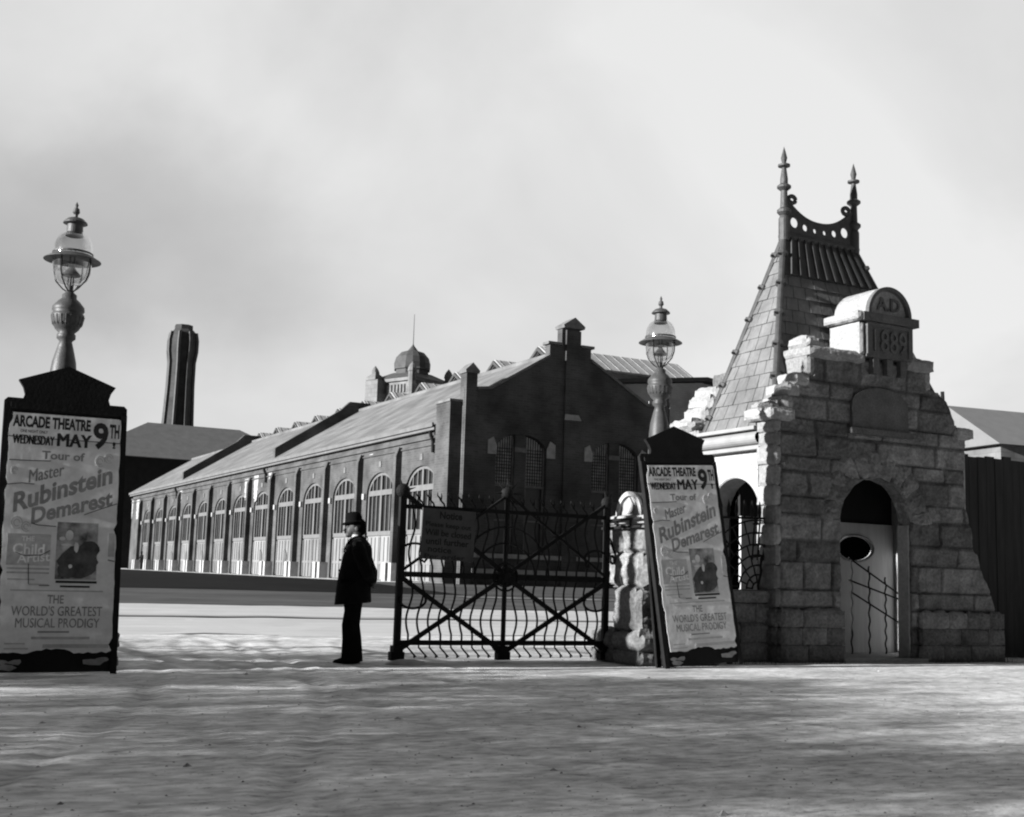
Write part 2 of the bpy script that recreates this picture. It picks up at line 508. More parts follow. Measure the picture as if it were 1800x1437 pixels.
def rockwall(bm, outer, holes, courses, thick, fn, res=0.03, amp=0.03, seed=1, wmin=0.28, wmax=0.75, nseg=6, tones=(0.7, 1.3)):
    """ashlar wall of rock-faced blocks as a displaced sheet with returns at every edge"""
    rnd = random.Random(seed)
    lay = bm.verts.layers.float.get('tone') or bm.verts.layers.float.new('tone')
    us = [p[0] for p in outer]; vs = [p[1] for p in outer]
    u0, u1, v0, v1 = min(us), max(us), min(vs), max(vs)
    nu = int(math.ceil((u1 - u0) / res)); nv = int(math.ceil((v1 - v0) / res))
    rows = []
    for c0, c1 in zip(courses[:-1], courses[1:]):
        x = u0 - rnd.uniform(0, 0.3); row = []
        while x < u1:
            wd = rnd.uniform(wmin, wmax); row.append((x, x + wd, rnd.uniform(*tones), rnd.uniform(-0.35, 0.6))); x += wd
        rows.append((c0, c1, row))
    def info(u, v):
        for c0, c1, row in rows:
            if c0 <= v < c1:
                for a, b, t, o in row:
                    if a <= u < b:
                        d = min(u - a, b - u, v - c0, c1 - v)
                        return d, t, o
        return 0.0, 1.0, 0.0
    inside = [[inpoly(u0 + (i + .5) * res, v0 + (j + .5) * res, outer) and not any(inpoly(u0 + (i + .5) * res, v0 + (j + .5) * res, h) for h in holes) for j in range(nv)] for i in range(nu)]
    def ins(i, j): return 0 <= i < nu and 0 <= j < nv and inside[i][j]
    fv = {}; pos = {}
    def vtx(i, j):
        if (i, j) in fv: return fv[(i, j)]
        u = u0 + i * res; v = v0 + j * res
        full = ins(i, j) and ins(i - 1, j) and ins(i, j - 1) and ins(i - 1, j - 1)
        d, t, o = info(u, v)
        if not full:
            u, v = snap(u, v, [outer] + list(holes))
        k = min(1.0, max(0.0, (d - 0.004) / 0.03))
        k = k * k * (3 - 2 * k)
        nn = noise.noise(Vector((u * 4.2, v * 5.5, seed))) + 0.4 * noise.noise(Vector((u * 13, v * 15, seed + 5.0)))
        h = amp * k * (0.75 + o * 0.6 + 0.9 * nn)
        if not full: h *= 0.5
        x = bm.verts.new(fn(u, v, -h)); x[lay] = t * (0.55 + 0.45 * k)
        fv[(i, j)] = x; pos[(i, j)] = (u, v, t)
        return x
    for i in range(nu):
        for j in range(nv):
            if inside[i][j]:
                bm.faces.new((vtx(i, j), vtx(i + 1, j), vtx(i + 1, j + 1), vtx(i, j + 1)))
    # returns
    side = {}
    def sv(key, s):
        if s == 0: return fv[key]
        kk = (key, s)
        if kk in side: return side[kk]
        u, v, t = pos[key]
        w_ = thick * s / nseg
        du = 0.8 * amp * noise.noise(Vector((u * 6, v * 6, w_ * 7 + seed)))
        dv = 0.8 * amp * noise.noise(Vector((u * 6 + 30, v * 6, w_ * 7 + seed)))
        x = bm.verts.new(fn(u + du, v + dv, w_)); x[lay] = t
        side[kk] = x
        return x
    for i in range(nu):
        for j in range(nv):
            if not inside[i][j]: continue
            for (di, dj, a, b) in ((-1, 0, (i, j), (i, j + 1)), (1, 0, (i + 1, j + 1), (i + 1, j)), (0, -1, (i + 1, j), (i, j)), (0, 1, (i, j + 1), (i + 1, j + 1))):
                if not ins(i + di, j + dj):
                    for s in range(nseg):
                        bm.faces.new((sv(a, s), sv(b, s), sv(b, s + 1), sv(a, s + 1)))
    # back
    bk = {}
    def bv(key):
        if key in bk: return bk[key]
        if (key, nseg) in side: bk[key] = side[(key, nseg)]; return bk[key]
        u, v, t = pos[key]
        x = bm.verts.new(fn(u, v, thick)); x[lay] = t
        bk[key] = x
        return x
    for i in range(nu):
        for j in range(nv):
            if inside[i][j]:
                bm.faces.new((bv((i, j)), bv((i, j + 1)), bv((i + 1, j + 1)), bv((i + 1, j))))

def text_mesh(body, bold=0.0, shear=0.0, ext=0.002):
    cu = bpy.data.curves.new('lettering', 'FONT')
    cu.body = body
    cu.size = 1.0
    cu.offset = bold
    cu.shear = shear
    cu.extrude = 0.0
    cu.resolution_u = 3
    cu.align_x = 'LEFT'
    ob = bpy.data.objects.new('lettering', cu)
    COL.objects.link(ob)
    bpy.context.view_layer.update()
    dg = bpy.context.evaluated_depsgraph_get()
    me = bpy.data.meshes.new_from_object(ob.evaluated_get(dg))
    bpy.data.objects.remove(ob)
    bpy.data.curves.remove(cu)
    xs = [v.co.x for v in me.vertices]; ys = [v.co.y for v in me.vertices]
    x0, x1, y0, y1 = min(xs), max(xs), min(ys), max(ys)
    for v in me.vertices:
        v.co.x = (v.co.x - x0) / (x1 - x0); v.co.y = (v.co.y - y0) / (y1 - y0)
    return me

def put_text(bm, body, fn, u0, u1, v0, v1, w_, bold=0.0, rise=0.0, arc=0.0, shear=0.0, depth=0.0):
    """letters fitted to the box u0..u1, v0..v1 on the surface fn(u,v,w); extruded a little"""
    if ('M' in body or 'W' in body) and bold > 0 and not depth:
        for k in (-1, 1):
            put_text(bm, body, fn, u0 + k * bold * .12, u1 + k * bold * .12, v0 + k * .001, v1 + k * .001, w_ - .0002 * (k + 2), 0.0, rise, arc, shear)
        bold = 0.0
    me = text_mesh(body, bold, shear)
    tmp = bmesh.new(); tmp.from_mesh(me)
    bpy.data.meshes.remove(me)
    mp_ = {}
    for v in tmp.verts:
        s = v.co.x; q = v.co.y
        u = u0 + (u1 - u0) * s
        vv = v0 + (v1 - v0) * q + rise * s + arc * (1 - (2 * s - 1) ** 2)
        mp_[v] = bm.verts.new(fn(u, vv, w_))
        if depth: v.tag = False
    for f in tmp.faces:
        try: bm.faces.new([mp_[v] for v in f.verts])
        except ValueError: pass
    if depth:
        bk = {}
        for e in tmp.edges:
            if len(e.link_faces) != 1: continue
            for v in e.verts:
                if v not in bk:
                    uu = u0 + (u1 - u0) * v.co.x
                    vv = v0 + (v1 - v0) * v.co.y + rise * v.co.x
                    bk[v] = bm.verts.new(fn(uu, vv, w_ + depth))
            a, b = e.verts
            bm.faces.new((mp_[a], mp_[b], bk[b], bk[a]))
    tmp.free()

def applied(ob, name, m, parent=None, smooth=True):
    bpy.context.view_layer.update()
    dg = bpy.context.evaluated_depsgraph_get()
    me = bpy.data.meshes.new_from_object(ob.evaluated_get(dg))
    old = ob.data
    bpy.data.objects.remove(ob)
    bpy.data.meshes.remove(old)
    me.name = name
    me.materials.clear(); me.materials.append(M[m])
    if smooth:
        for p in me.polygons: p.use_smooth = True
    o = bpy.data.objects.new(name, me)
    COL.objects.link(o)
    if parent: o.parent = parent
    return o

def copy_tree(o, parent=None, depth=0):
    c = o.copy(); COL.objects.link(c)
    if parent: c.parent = parent
    for ch in [x for x in bpy.data.objects if x.parent == o and x != c]:
        copy_tree(ch, c, depth + 1)
    return c

# ================================================================== GROUND
def gz(y):
    t = min(max((y - 36) / 21.0, 0), 1)
    return 0.6 * t

def sheet(name, xs, ys, dz, m, wob=0.0, edge=0.0):
    bm = bmesh.new()
    rows = []
    for jy, y in enumerate(ys):
        row = []
        for ix, x in enumerate(xs):
            yy = y
            if edge and jy in (0, len(ys) - 1):
                yy += edge * noise.noise(Vector((x * 0.45, y, 3)))
            row.append(bm.verts.new((x, yy, gz(yy) + dz + wob * noise.noise(Vector((x * .7, yy * .7, 0))))))
        rows.append(row)
    for j in range(len(ys) - 1):
        for i in range(len(xs) - 1):
            bm.faces.new((rows[j][i], rows[j][i + 1], rows[j + 1][i + 1], rows[j + 1][i]))
    o = mkobj(name, bm, m)
    tag(o, kind='structure')
    return o
def rng(a, b, s):
    n = max(1, int(round((b - a) / s)))
    return [a + (b - a) * k / n for k in range(n + 1)]
sheet('ground', [-600, -200, -60] + rng(-20, 30, 0.5) + [60, 200, 600], [-300, -60, -10] + rng(0, 20, 0.4) + rng(22, 60, 2) + [80, 120, 200, 400, 1500], 0.0, 'dirt', 0.015)
RUTS = ((3.2, -.020, .022), (4.7, -.020, .022), (3.7, .035, .018), (5.1, .035, .018), (2.6, .004, .014), (4.2, .004, .014), (4.4, .075, .016), (5.9, .075, .016), (3.0, .10, .012), (4.4, .10, .012))
def court_z(x, y, want=0):
    tn = 1.0
    z = .008 * noise.noise(Vector((x * .45, y * .45, 1))) + .0012 * noise.noise(Vector((x * 1.9, y * 2.6, 4))) + .0008 * noise.noise(Vector((x * 6, y * 7, 9)))
    # wheel ruts curving out through the gateway towards the camera and to the right
    for k, (xa, cv, amp) in enumerate(RUTS):
        d = 15.5 - y
        xc = xa - .10 * d + cv * d * d + .05 * noise.noise(Vector((y * .8, k, 0)))
        q = abs(x - xc) / .085
        if q < 3: z += amp * .55 * (-math.exp(-q * q) + .55 * math.exp(-(q - 1.7) ** 2 * 2.2))
    for k, (xa, cv, amp) in enumerate(RUTS):
        d = 15.5 - y; xc = xa - .10 * d + cv * d * d + .05 * noise.noise(Vector((y * .8, k, 0)))
        q = abs(x - xc) / .10
        if q < 4: tn -= amp * 13 * math.exp(-q * q) * (.6 + .6 * noise.noise(Vector((x, y * 1.3, 8)))); tn += amp * 5 * math.exp(-(q - 2.2) ** 2)
    if want: return max(.4, tn)
    e = min(1, max(0, min((x + 4) / 1.0, (17 - x) / 1.0, (y - 3.0) / .8, (19.9 - y) / 2.2)))
    return (z * .9 + .022) * e + .006 * (1 - e)
bm = bmesh.new()
xs_ = rng(-4, 17, .085); ys_ = rng(3.0, 19.9, .075)
lay = bm.verts.layers.float.new('tone')
rows = [[bm.verts.new((x, y, court_z(x, y))) for x in xs_] for y in ys_]
for rw in rows:
    for v in rw: v[lay] = court_z(v.co.x, v.co.y, 1)
for j in range(len(ys_) - 1):
    for i in range(len(xs_) - 1): bm.faces.new((rows[j][i], rows[j][i + 1], rows[j + 1][i + 1], rows[j + 1][i]))
tag(mkobj('forecourt', bm, 'courtdirt', smooth=True), kind='structure')
sheet('road', rng(-80, 120, 1.0), rng(19.6, 35.0, 1.4), 0.012, 'road', wob=.02, edge=0.8)
sheet('wheel_track', rng(-80, 120, 1.0), rng(26.2, 26.9, .35), 0.034, 'track', wob=.02, edge=0.35)
sheet('roadside_verge', rng(-80, 120, 2.0), rng(34.9, 45.0, 1.0), 0.024, 'farground', edge=0.25)
sheet('lawn', rng(-120, 21.5, 2.0), rng(44.6, 60.0, 1.0) + [80, 110, 150, 200], 0.036, 'lawn', edge=0.3)
sheet('yard', rng(21.5, 120, 2.0), rng(44.9, 56.4, 1.0), 0.036, 'farground', edge=0.2)
sheet('footpath', rng(20.5, 60, 1.0), rng(42.2, 43.2, 0.5), 0.05, 'path', edge=0.3)

# ================================================================== BRICK HALL (long building with gable)
XB = 26.57; YB = 56.0; ZG = 0.6; XR = 39.2; XC = 32.95; ZE = 9.1; ZR = 13.3; YEND = 142.0
hall = empty('brick_hall', (XC, YB, ZG), 0, 'long brick hall with a dark stepped front gable and arched windows along its sunlit side', 'building')
def P_(o, x=0, y=0, z=0):
    """child of an empty that is not rotated: keep world coordinates"""
    return o
def hobj(name, bm, m, parent=hall, **k):
    o = mkobj(name, bm, m, parent, **k)
    if parent.type == 'EMPTY': o.matrix_parent_inverse = Matrix.Translation(-Vector(parent.location))
    return o
bayc = [61.05 + 6.0 * k for k in range(13)]
# long wall with real openings
bm = bmesh.new()
holes = [arch(c - 2.05, c + 2.05, ZG + 0.02, 5.65, 6.9) for c in bayc]
slab(bm, [(YB + 0.5, ZG - 0.5), (YEND, ZG - 0.5), (YEND, ZE), (YB + 0.5, ZE)], holes, 0, 0.45, lambda u, v, w_: (XB + w_, u, v))
hobj('side_wall', bm, 'brick')
bm = bmesh.new()
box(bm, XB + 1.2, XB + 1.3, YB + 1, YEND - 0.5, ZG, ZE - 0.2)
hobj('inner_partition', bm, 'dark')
# corbel string under the eave, eave gutter
bm = bmesh.new()
box(bm, XB - 0.12, XB - 0.003, YB + 2.9, YEND, 8.25, 8.40)
box(bm, XB - 0.08, XB - 0.003, YB + 2.9, YEND, 7.9, 7.98)
hobj('string_course', bm, 'brick')
bm = bmesh.new()
box(bm, XB - 0.42, XB - 0.003, YB + 2.9, YEND, 8.82, 9.04)
box(bm, XB - 0.30, XB - 0.006, YB + 2.9, YEND, 8.66, 8.815)
hobj('eave_cornice', bm, 'cornice')
# buttresses with sloping tops, plinth blocks
for k in range(13):
    yb = 64.05 + 6.0 * k
    bm = bmesh.new()
    slab(bm, [(0.0, ZG - .3), (-0.36, ZG - .3), (-0.36, 7.6), (-0.17, 8.15), (0.0, 7.8)], [], -0.2, 0.2, lambda u, v, w_, yb=yb: (XB + u, yb + w_, v))
    b_ = hobj('buttress', bm, 'brick')
    bm = bmesh.new()
    box(bm, XB - 0.56, XB - 0.004, yb - 0.62, yb - 0.215, ZG, 1.62)
    hobj('plinth_block', bm, 'whitestone'); bm = bmesh.new()
    box(bm, XB - 0.56, XB - 0.004, yb + 0.215, yb + 0.72, ZG, 1.62)
    hobj('plinth_block', bm, 'whitestone')
    bm = bmesh.new()
    box(bm, XB - 0.16, XB - 0.004, yb - 0.85, yb - 0.55, 5.38, 5.72)
    hobj('impost_block', bm, 'whitestone')
# windows and doors
for n_, c in enumerate(bayc):
    u0, u1 = c - 2.05, c + 2.05
    f = lambda u, v, w_: (XB + 0.18 + w_, u, v)
    bm = bmesh.new()
    slab(bm, archband(u0, u1, 5.65, 6.9, 0.17, legs=3.4), [], -0.06, 0.06, f)
    slab(bm, [(u0 + .1, 5.55), (u1 - .1, 5.55), (u1 - .1, 5.86), (u0 + .1, 5.86)], [], -0.085, 0.055, f)
    slab(bm, [(u0 + .1, 3.2), (u1 - .1, 3.2), (u1 - .1, 3.45), (u0 + .1, 3.45)], [], -0.08, 0.05, f)
    slab(bm, [(c - .13, 3.45), (c + .13, 3.45), (c + .13, 5.55), (c - .13, 5.55)], [], -0.075, 0.045, f)
    slab(bm, [(c - .10, 5.86), (c + .10, 5.86), (c + .10, 6.80), (c - .10, 6.80)], [], -0.075, 0.045, f)
    for q in (-1.35, -0.72, 0.72, 1.35):
        h = 5.65 + 1.25 * math.sqrt(max(0, 1 - (q / 2.05) ** 2)) - 0.1
        slab(bm, [(c + q - .04, 3.45), (c + q + .04, 3.45), (c + q + .04, 5.55), (c + q - .04, 5.55)], [], -0.05, 0.03, f)
        slab(bm, [(c + q - .04, 5.86), (c + q + .04, 5.86), (c + q + .04, h), (c + q - .04, h)], [], -0.05, 0.03, f)
    fr = hobj('window', bm, 'framewood')
    bm = bmesh.new()
    slab(bm, arch(u0 + .05, u1 - .05, 3.3, 5.65, 6.85), [], 0.07, 0.09, f)
    hobj('pane', bm, 'pane', fr)
    bm = bmesh.new()
    for s in (-1, 1):
        a = c + (0.03 if s > 0 else -1.98); b2 = a + 1.95
        slab(bm, [(a, ZG + .05), (b2, ZG + .05), (b2, 3.19), (a, 3.19)], [], 0.0, 0.07, f)
        for q in range(4):
            x = a + 0.08 + q * 0.60
            slab(bm, [(x, ZG + .1), (x + .12, ZG + .1), (x + .12, 3.1), (x, 3.1)], [], -0.05, -0.003, f)
        slab(bm, [(a, 1.55), (b2, 1.55), (b2, 1.72), (a, 1.72)], [], -0.035, -0.004, f)
    dr_ = hobj('door', bm, ('whitewood', 'doorb', 'whitewood', 'doorc')[(n_ * 7) % 4])
    if n_ % 2 == 0 or n_ in (5, 9):
        bm = bmesh.new()
        q = .25 + .12 * ((n_ * 5) % 3)
        slab(bm, [(c - q, .72), (c + .22, .72), (c + .24, 2.3 + .1 * (n_ % 3)), (c - .1, 2.5), (c - q + .05, 2.1)], [], -.06, -.052, f)
        hobj('door_dark_patch', bm, 'doorpatch', dr_)  # dark patch laid over the middle of some doors
    bm = bmesh.new()
    box(bm, XB - 0.05, XB - 0.004, c - 0.17, c + 0.17, 7.2, 7.55)
    hobj('keystone', bm, 'greytrim')
# lime stains and short leader pipes on the side wall
rs_ = random.Random(12)
def stain(y0, y1, z0, z1):
    bm = bmesh.new(); n = 16; cy_ = (y0 + y1) / 2
    l_ = [(y0 + (cy_ - y0) * .7 * (k / n) * rs_.uniform(.2, 1.2), z1 - (z1 - z0) * k / n) for k in range(n + 1)]
    r_ = [(y1 - (y1 - cy_) * .7 * (k / n) * rs_.uniform(.2, 1.2), z1 - (z1 - z0) * k / n + rs_.uniform(-.05, .05)) for k in range(n + 1)]
    slab(bm, l_ + r_[::-1], [], -.012, -.004, lambda u, v, w_: (XB + w_, u, v))
    hobj('lime_stain', bm, 'stain')
for a in ((94.8, 96.0, 6.4, 8.1), (92.2, 93.4, 6.2, 8.2), (141.2, 141.9, 6.2, 8.4), (137.8, 139.3, 6.0, 8.2), (88.6, 89.6, 7.6, 8.2), (117.6, 118.8, 7.0, 8.2), (68.3, 68.9, 7.9, 8.1)): stain(*a)
for y in (90.0, 119.5, 59.4):
    bm = bmesh.new()
    tube(bm, [(XB - .30, y, 8.62), (XB - .25, y, 8.4), (XB - .12, y, 8.1), (XB - .10, y, 7.5)], .10, 7)
    hobj('leader_pipe', bm, 'iron')
# roof
bm = bmesh.new()
prof = [(XB - 0.35, 9.05), (XC, ZR), (XR + 0.35, 9.05), (XR + 0.3, 8.93), (XC, ZR - 0.16), (XB - 0.30, 8.93)]
slab(bm, prof, [], YB + 0.46, YEND, lambda u, v, w_: (u, w_, v))
hobj('roof', bm, 'longroof')
bm = bmesh.new()
bar(bm, (XC, YB + .5, ZR + .04), (XC, YEND, ZR + .04), 0.22, 0.16)
hobj('roof_ridge', bm, 'longroof')
# fire walls
for yf in (88.0, 117.2):
    bm = bmesh.new()
    slab(bm, [(XB - 0.1, 9.15), (XB - 0.1, 9.95), (XB + .5, 10.35), (XC - 1.5, 13.25), (XC - 0.8, 13.95), (XC + 0.8, 13.95), (XC + 1.5, 13.25), (XR, 9.95), (XR, 9.15), (XC, 13.28)], [], yf, yf + 0.45, lambda u, v, w_: (u, w_, v))
    hobj('fire_wall', bm, 'brick')
# end gable
bm = bmesh.new()
slab(bm, [(XB, ZG - .4), (XR, ZG - .4), (XR, 9.0), (XC, 13.1), (XB, 9.0)], [], YEND - 0.5, YEND, lambda u, v, w_: (u, w_, v))
slab(bm, [(YB + .5, ZG - 0.5), (YEND, ZG - 0.5), (YEND, ZE), (YB + .5, ZE)], [], 0, 0.4, lambda u, v, w_: (XR - w_, u, v))
hobj('rear_wall', bm, 'brick')
# front gable
F = lambda u, v, w_: (u, YB + w_, v)
gout = [(26.60, 0.2), (39.3, 0.2), (39.3, 10.55), (37.7, 10.65), (34.12, 12.72), (34.12, 13.42), (33.38, 13.42), (33.38, 14.4), (32.28, 14.4), (32.28, 13.42), (31.55, 13.42), (31.55, 12.72), (28.2, 10.65), (26.60, 10.55)]
def win2(a):
    return arch(a, a + 3.0, 2.25, 7.55, 8.45, 12)
bm = bmesh.new()
slab(bm, gout, [win2(28.52), win2(34.32)], 0, 0.5, F)
hobj('gable_wall', bm, 'brick')
bm = bmesh.new()
slab(bm, [(32.5, 0.25), (33.4, 0.25), (33.4, 14.3), (32.5, 14.3)], [], -0.13, -0.003, F)
hobj('centre_pilaster', bm, 'brick')
bm = bmesh.new()
slab(bm, [(32.22, 14.38), (33.46, 14.38), (33.50, 14.52), (32.86, 14.98), (32.16, 14.52)], [], -0.38, 0.6, F); hobj('gable_coping', bm, 'greytrim'); bm = bmesh.new()
slab(bm, [(31.40, 13.44), (32.27, 13.44), (32.27, 13.58), (31.40, 13.58)], [], -0.12, 0.62, F); hobj('gable_coping', bm, 'greytrim'); bm = bmesh.new()
slab(bm, [(33.47, 13.44), (34.27, 13.44), (34.27, 13.58), (33.47, 13.58)], [], -0.12, 0.62, F); hobj('gable_coping', bm, 'greytrim'); bm = bmesh.new()
slab(bm, [(28.15, 10.66), (31.54, 12.74), (31.54, 12.88), (28.1, 10.80), (27.30, 10.70), (27.30, 10.56)], [], -0.12, 0.60, F); hobj('gable_coping', bm, 'greytrim'); bm = bmesh.new()
slab(bm, [(37.75, 10.66), (34.13, 12.74), (34.13, 12.88), (37.8, 10.80), (38.6, 10.70), (38.6, 10.56)], [], -0.12, 0.60, F); hobj('gable_coping', bm, 'greytrim'); bm = bmesh.new()
bm.free()
for xa in (26.62, 38.55):
    bm = bmesh.new()
    slab(bm, [(xa, 0.25), (xa + .62, 0.25), (xa + .62, 11.35), (xa, 11.35)], [], -0.16, 0.55, F)
    q = hobj('corner_turret', bm, 'brick')
    bm = bmesh.new()
    slab(bm, [(xa - .07, 11.36), (xa + .69, 11.36), (xa + .72, 11.5), (xa + .31, 11.9), (xa - .10, 11.5)], [], -0.24, 0.63, F)
    hobj('turret_cap', bm, 'greytrim', q)
bm = bmesh.new()
box(bm, 25.92, 26.565, 56.2, 57.9, 0.3, 9.85)
q = hobj('end_block', bm, 'brick')
bm = bmesh.new()
box(bm, 25.86, 26.6, 56.14, 57.96, 9.855, 9.98)
hobj('block_cap', bm, 'greytrim', q)
bm = bmesh.new()
slab(bm, [(32.46, 9.42), (33.5, 9.42), (33.32, 9.72), (32.5, 9.72)], [], -0.20, -0.135, F)
hobj('stone_slab', bm, 'shadestone')
bm = bmesh.new()
slab(bm, [(27.2, 1.98), (32.48, 1.98), (32.48, 2.2), (27.2, 2.2)], [], -0.15, -0.004, F); hobj('sill_course', bm, 'shadestone'); bm = bmesh.new()
slab(bm, [(33.42, 1.98), (38.5, 1.98), (38.5, 2.2), (33.42, 2.2)], [], -0.15, -0.004, F); hobj('sill_course', bm, 'shadestone'); bm = bmesh.new()
slab(bm, [(27.2, 1.2), (38.9, 1.2), (38.9, 1.42), (27.2, 1.42)], [], -0.32, -0.305, F); hobj('sill_course', bm, 'shadestone'); bm = bmesh.new()
bm.free()
for a in (28.52, 34.32):
    for s, blk in ((a, [(-.5, 7.3), (.02, 7.3), (.02, 7.75), (-.18, 8.2), (-.5, 8.02)]), (a + 3.0, [(-.02, 7.3), (.5, 7.3), (.5, 8.02), (.18, 8.2), (-.02, 7.75)])):
        bm = bmesh.new()
        slab(bm, [(s + p[0], p[1]) for p in blk], [], -0.05, -0.004, F)
        hobj('impost_block', bm, 'shadestone')
    bm = bmesh.new()
    slab(bm, [(a + 1.15, 2.25), (a + 1.80, 2.25), (a + 1.80, 8.44), (a + 1.15, 8.44)], [], 0.10, 0.40, F)
    hobj('window_pier', bm, 'brick')
    bm = bmesh.new()
    slab(bm, [(a + 1.12, 7.5), (a + 1.83, 7.5), (a + 1.83, 7.75), (a + 1.12, 7.75)], [], 0.04, 0.098, F)
    hobj('pier_cap', bm, 'greytrim')
    bm = bmesh.new()
    for x0, x1 in ((a + .02, a + 1.14), (a + 1.81, a + 2.98)):
        slab(bm, [(x0, 2.3), (x0 + .09, 2.3), (x0 + .09, 7.9), (x0, 7.7)], [], 0.2, 0.3, F)
        slab(bm, [(x1 - .09, 2.3), (x1, 2.3), (x1, 7.7), (x1 - .09, 7.9)], [], 0.2, 0.3, F)
        slab(bm, [(x0, 5.68), (x1, 5.68), (x1, 5.80), (x0, 5.80)], [], 0.17, 0.3, F)
        slab(bm, [(x0, 3.9), (x1, 3.9), (x1, 3.98), (x0, 3.98)], [], 0.18, 0.3, F)
    fr = hobj('window', bm, 'greytrim')
    bm = bmesh.new()
    slab(bm, [(a + .01, 2.27), (a + 2.99, 2.27), (a + 2.99, 5.7), (a + .01, 5.7)], [], 0.34, 0.36, F)
    hobj('pane', bm, 'pane', fr)
    bm = bmesh.new()
    slab(bm, arch(a + .01, a + 2.99, 5.71, 7.5, 8.42, 12), [], 0.34, 0.36, F)
    hobj('pane', bm, 'palepane', fr)
    bm = bmesh.new()
    for x0, x1 in ((a + .1, a + 1.06), (a + 1.9, a + 2.9)):
        nn = 7
        for k in range(nn + 1):
            x = x0 + (x1 - x0) * k / nn
            zt = 7.5 + 0.9 * math.sqrt(max(0, 1 - ((x - a - 1.5) / 1.52) ** 2))
            box(bm, x - .018, x + .018, YB + .27, YB + .31, 5.82, zt)
        z = 5.95
        while z < 8.1:
            box(bm, x0, x1, YB + .262, YB + .318, z, z + .035) if z < 7.7 else None
            z += 0.17
    hobj('lattice', bm, 'lattice', fr)

# ================================================================== REAR HALL with roof monitors
rh = empty('rear_hall', (46, 63, ZG), 0, 'paler wide hall behind the brick gable with small gabled roof lights in a row', 'building')
def robj(name, bm, m, par=rh, **k):
    o = mkobj(name, bm, m, par, **k)
    if par.type == 'EMPTY': o.matrix_parent_inverse = Matrix.Translation(-Vector(par.location))
    return o
G = lambda u, v, w_: (u, 62.0 + w_, v)
bm = bmesh.new()
slab(bm, [(39.4, 0.2), (58.0, 0.2), (58.0, 12.2), (46.0, 13.55), (39.4, 12.8)], [], 0, 80, G)
robj('wall', bm, 'hallwall')
bm = bmesh.new()
slab(bm, [(39.3, 12.83), (46.0, 13.60), (58.4, 12.2), (58.4, 12.42), (46.0, 13.85), (39.3, 13.05)], [], -0.6, 80.5, G)
robj('roof', bm, 'domeroof')
bm = bmesh.new()
for k in range(1, 11):
    x = 40.5 + 1.55 * k
    slab(bm, [(x - .11, 9), (x + .11, 9), (x + .11, 12), (x - .11, 12)], [], -0.12, -0.004, G)
robj('wall_pilasters', bm, 'hallwall')
for k in range(11):
    yc = 65.0 + 6.0 * k
    if k in (5,): yc = 95.0
    H_ = lambda u, v, w_, yc=yc: (36.0 + w_, yc + u, v)
    ln = 10.2
    bm = bmesh.new()
    slab(bm, [(-1.9, 11.5), (1.9, 11.5), (1.9, 13.9), (0, 15.05), (-1.9, 13.9)], [], 0.15, ln - .2, H_)
    rm = robj('roof_light', bm, 'whitestone')
    bm = bmesh.new()
    slab(bm, [(-2.25, 13.66), (0, 15.02), (0, 15.2), (-2.32, 13.78)], [], -0.15, ln, H_)
    slab(bm, [(2.25, 13.66), (0, 15.021), (0, 15.2), (2.32, 13.78)], [], -0.15, ln, H_)
    for q in rng(0.1, ln - .2, 0.7):
        bar(bm, (36.0 + q, yc, 15.23), (36.0 + q, yc - 2.3, 13.81), 0.025, 0.02)
    robj('roof_sheets', bm, 'metalroof', rm)
    bm = bmesh.new()
    slab(bm, [(-2.3, 13.5), (0, 14.9), (2.3, 13.5), (2.35, 13.66), (0, 15.12), (-2.35, 13.66)], [], -0.30, -0.155, H_)
    robj('barge_board', bm, 'domeroof', rm)

# ================================================================== DOMED TOWER
tw = empty('domed_tower', (47.3, 112, ZG), R(22.5), 'stone tower with corner turrets, low dome and thin flagpole above the hall roof', 'tower')
def tobj(name, bm, m, par=tw, **k):
    return mkobj(name, bm, m, par, **k)
hw = 2.6
bm = bmesh.new()
box(bm, -hw, hw, -hw, hw, 0, 19.1)
tobj('wall', bm, 'towerstone')
bm = bmesh.new()
box(bm, -hw - .25, hw + .25, -hw - .25, hw + .25, 19.11, 19.42)
tobj('cornice', bm, 'towerstone')
bm = bmesh.new()
for k in range(8):
    x = -hw + .45 + k * 0.45
    box(bm, x, x + .2, -hw - .14, -hw - .003, 18.0, 18.8)
    box(bm, -hw - .14, -hw - .003, x, x + .2, 18.0, 18.8)
tobj('corbel_arcade', bm, 'greytrim')
bm = bmesh.new()
lathe(bm, [(4.1, 19.43), (2.0, 20.25), (1.8, 20.3)], n=4, rot=PI / 4)
tobj('skirt_roof', bm, 'domeroof')
bm = bmesh.new()
lathe(bm, [(1.75, 19.4), (1.75, 20.6), (1.92, 20.62), (1.92, 20.8)], n=8, rot=PI / 8)
tobj('drum', bm, 'domeroof')
bm = bmesh.new()
lathe(bm, [(1.80, 20.81), (1.82, 21.3), (1.65, 21.9), (1.2, 22.4), (0.55, 22.62), (0.40, 22.8), (0.16, 23.1), (0.0, 23.4)], n=16, rot=PI / 8)
tobj('dome', bm, 'domeroof', smooth=False)
bm = bmesh.new()
tube(bm, [(0, 0, 23.2), (0, 0, 26.4)], [0.045, 0.025], 6)
tobj('flagpole', bm, 'domeroof')
for sx in (-1, 1):
    for sy in (-1, 1):
        bm = bmesh.new()
        lathe(bm, [(.40, 10), (.40, 18.4), (.48, 18.7), (.40, 19.0), (.38, 19.9), (.46, 20.0), (.42, 20.3), (.28, 20.6), (0, 20.95)], hw * sx, hw * sy, 8)
        tobj('corner_turret', bm, 'towerstone')
bm = bmesh.new()
box(bm, -hw - 1.15, -hw + .1, hw - 1.6, hw + .1, 0, 19.3)
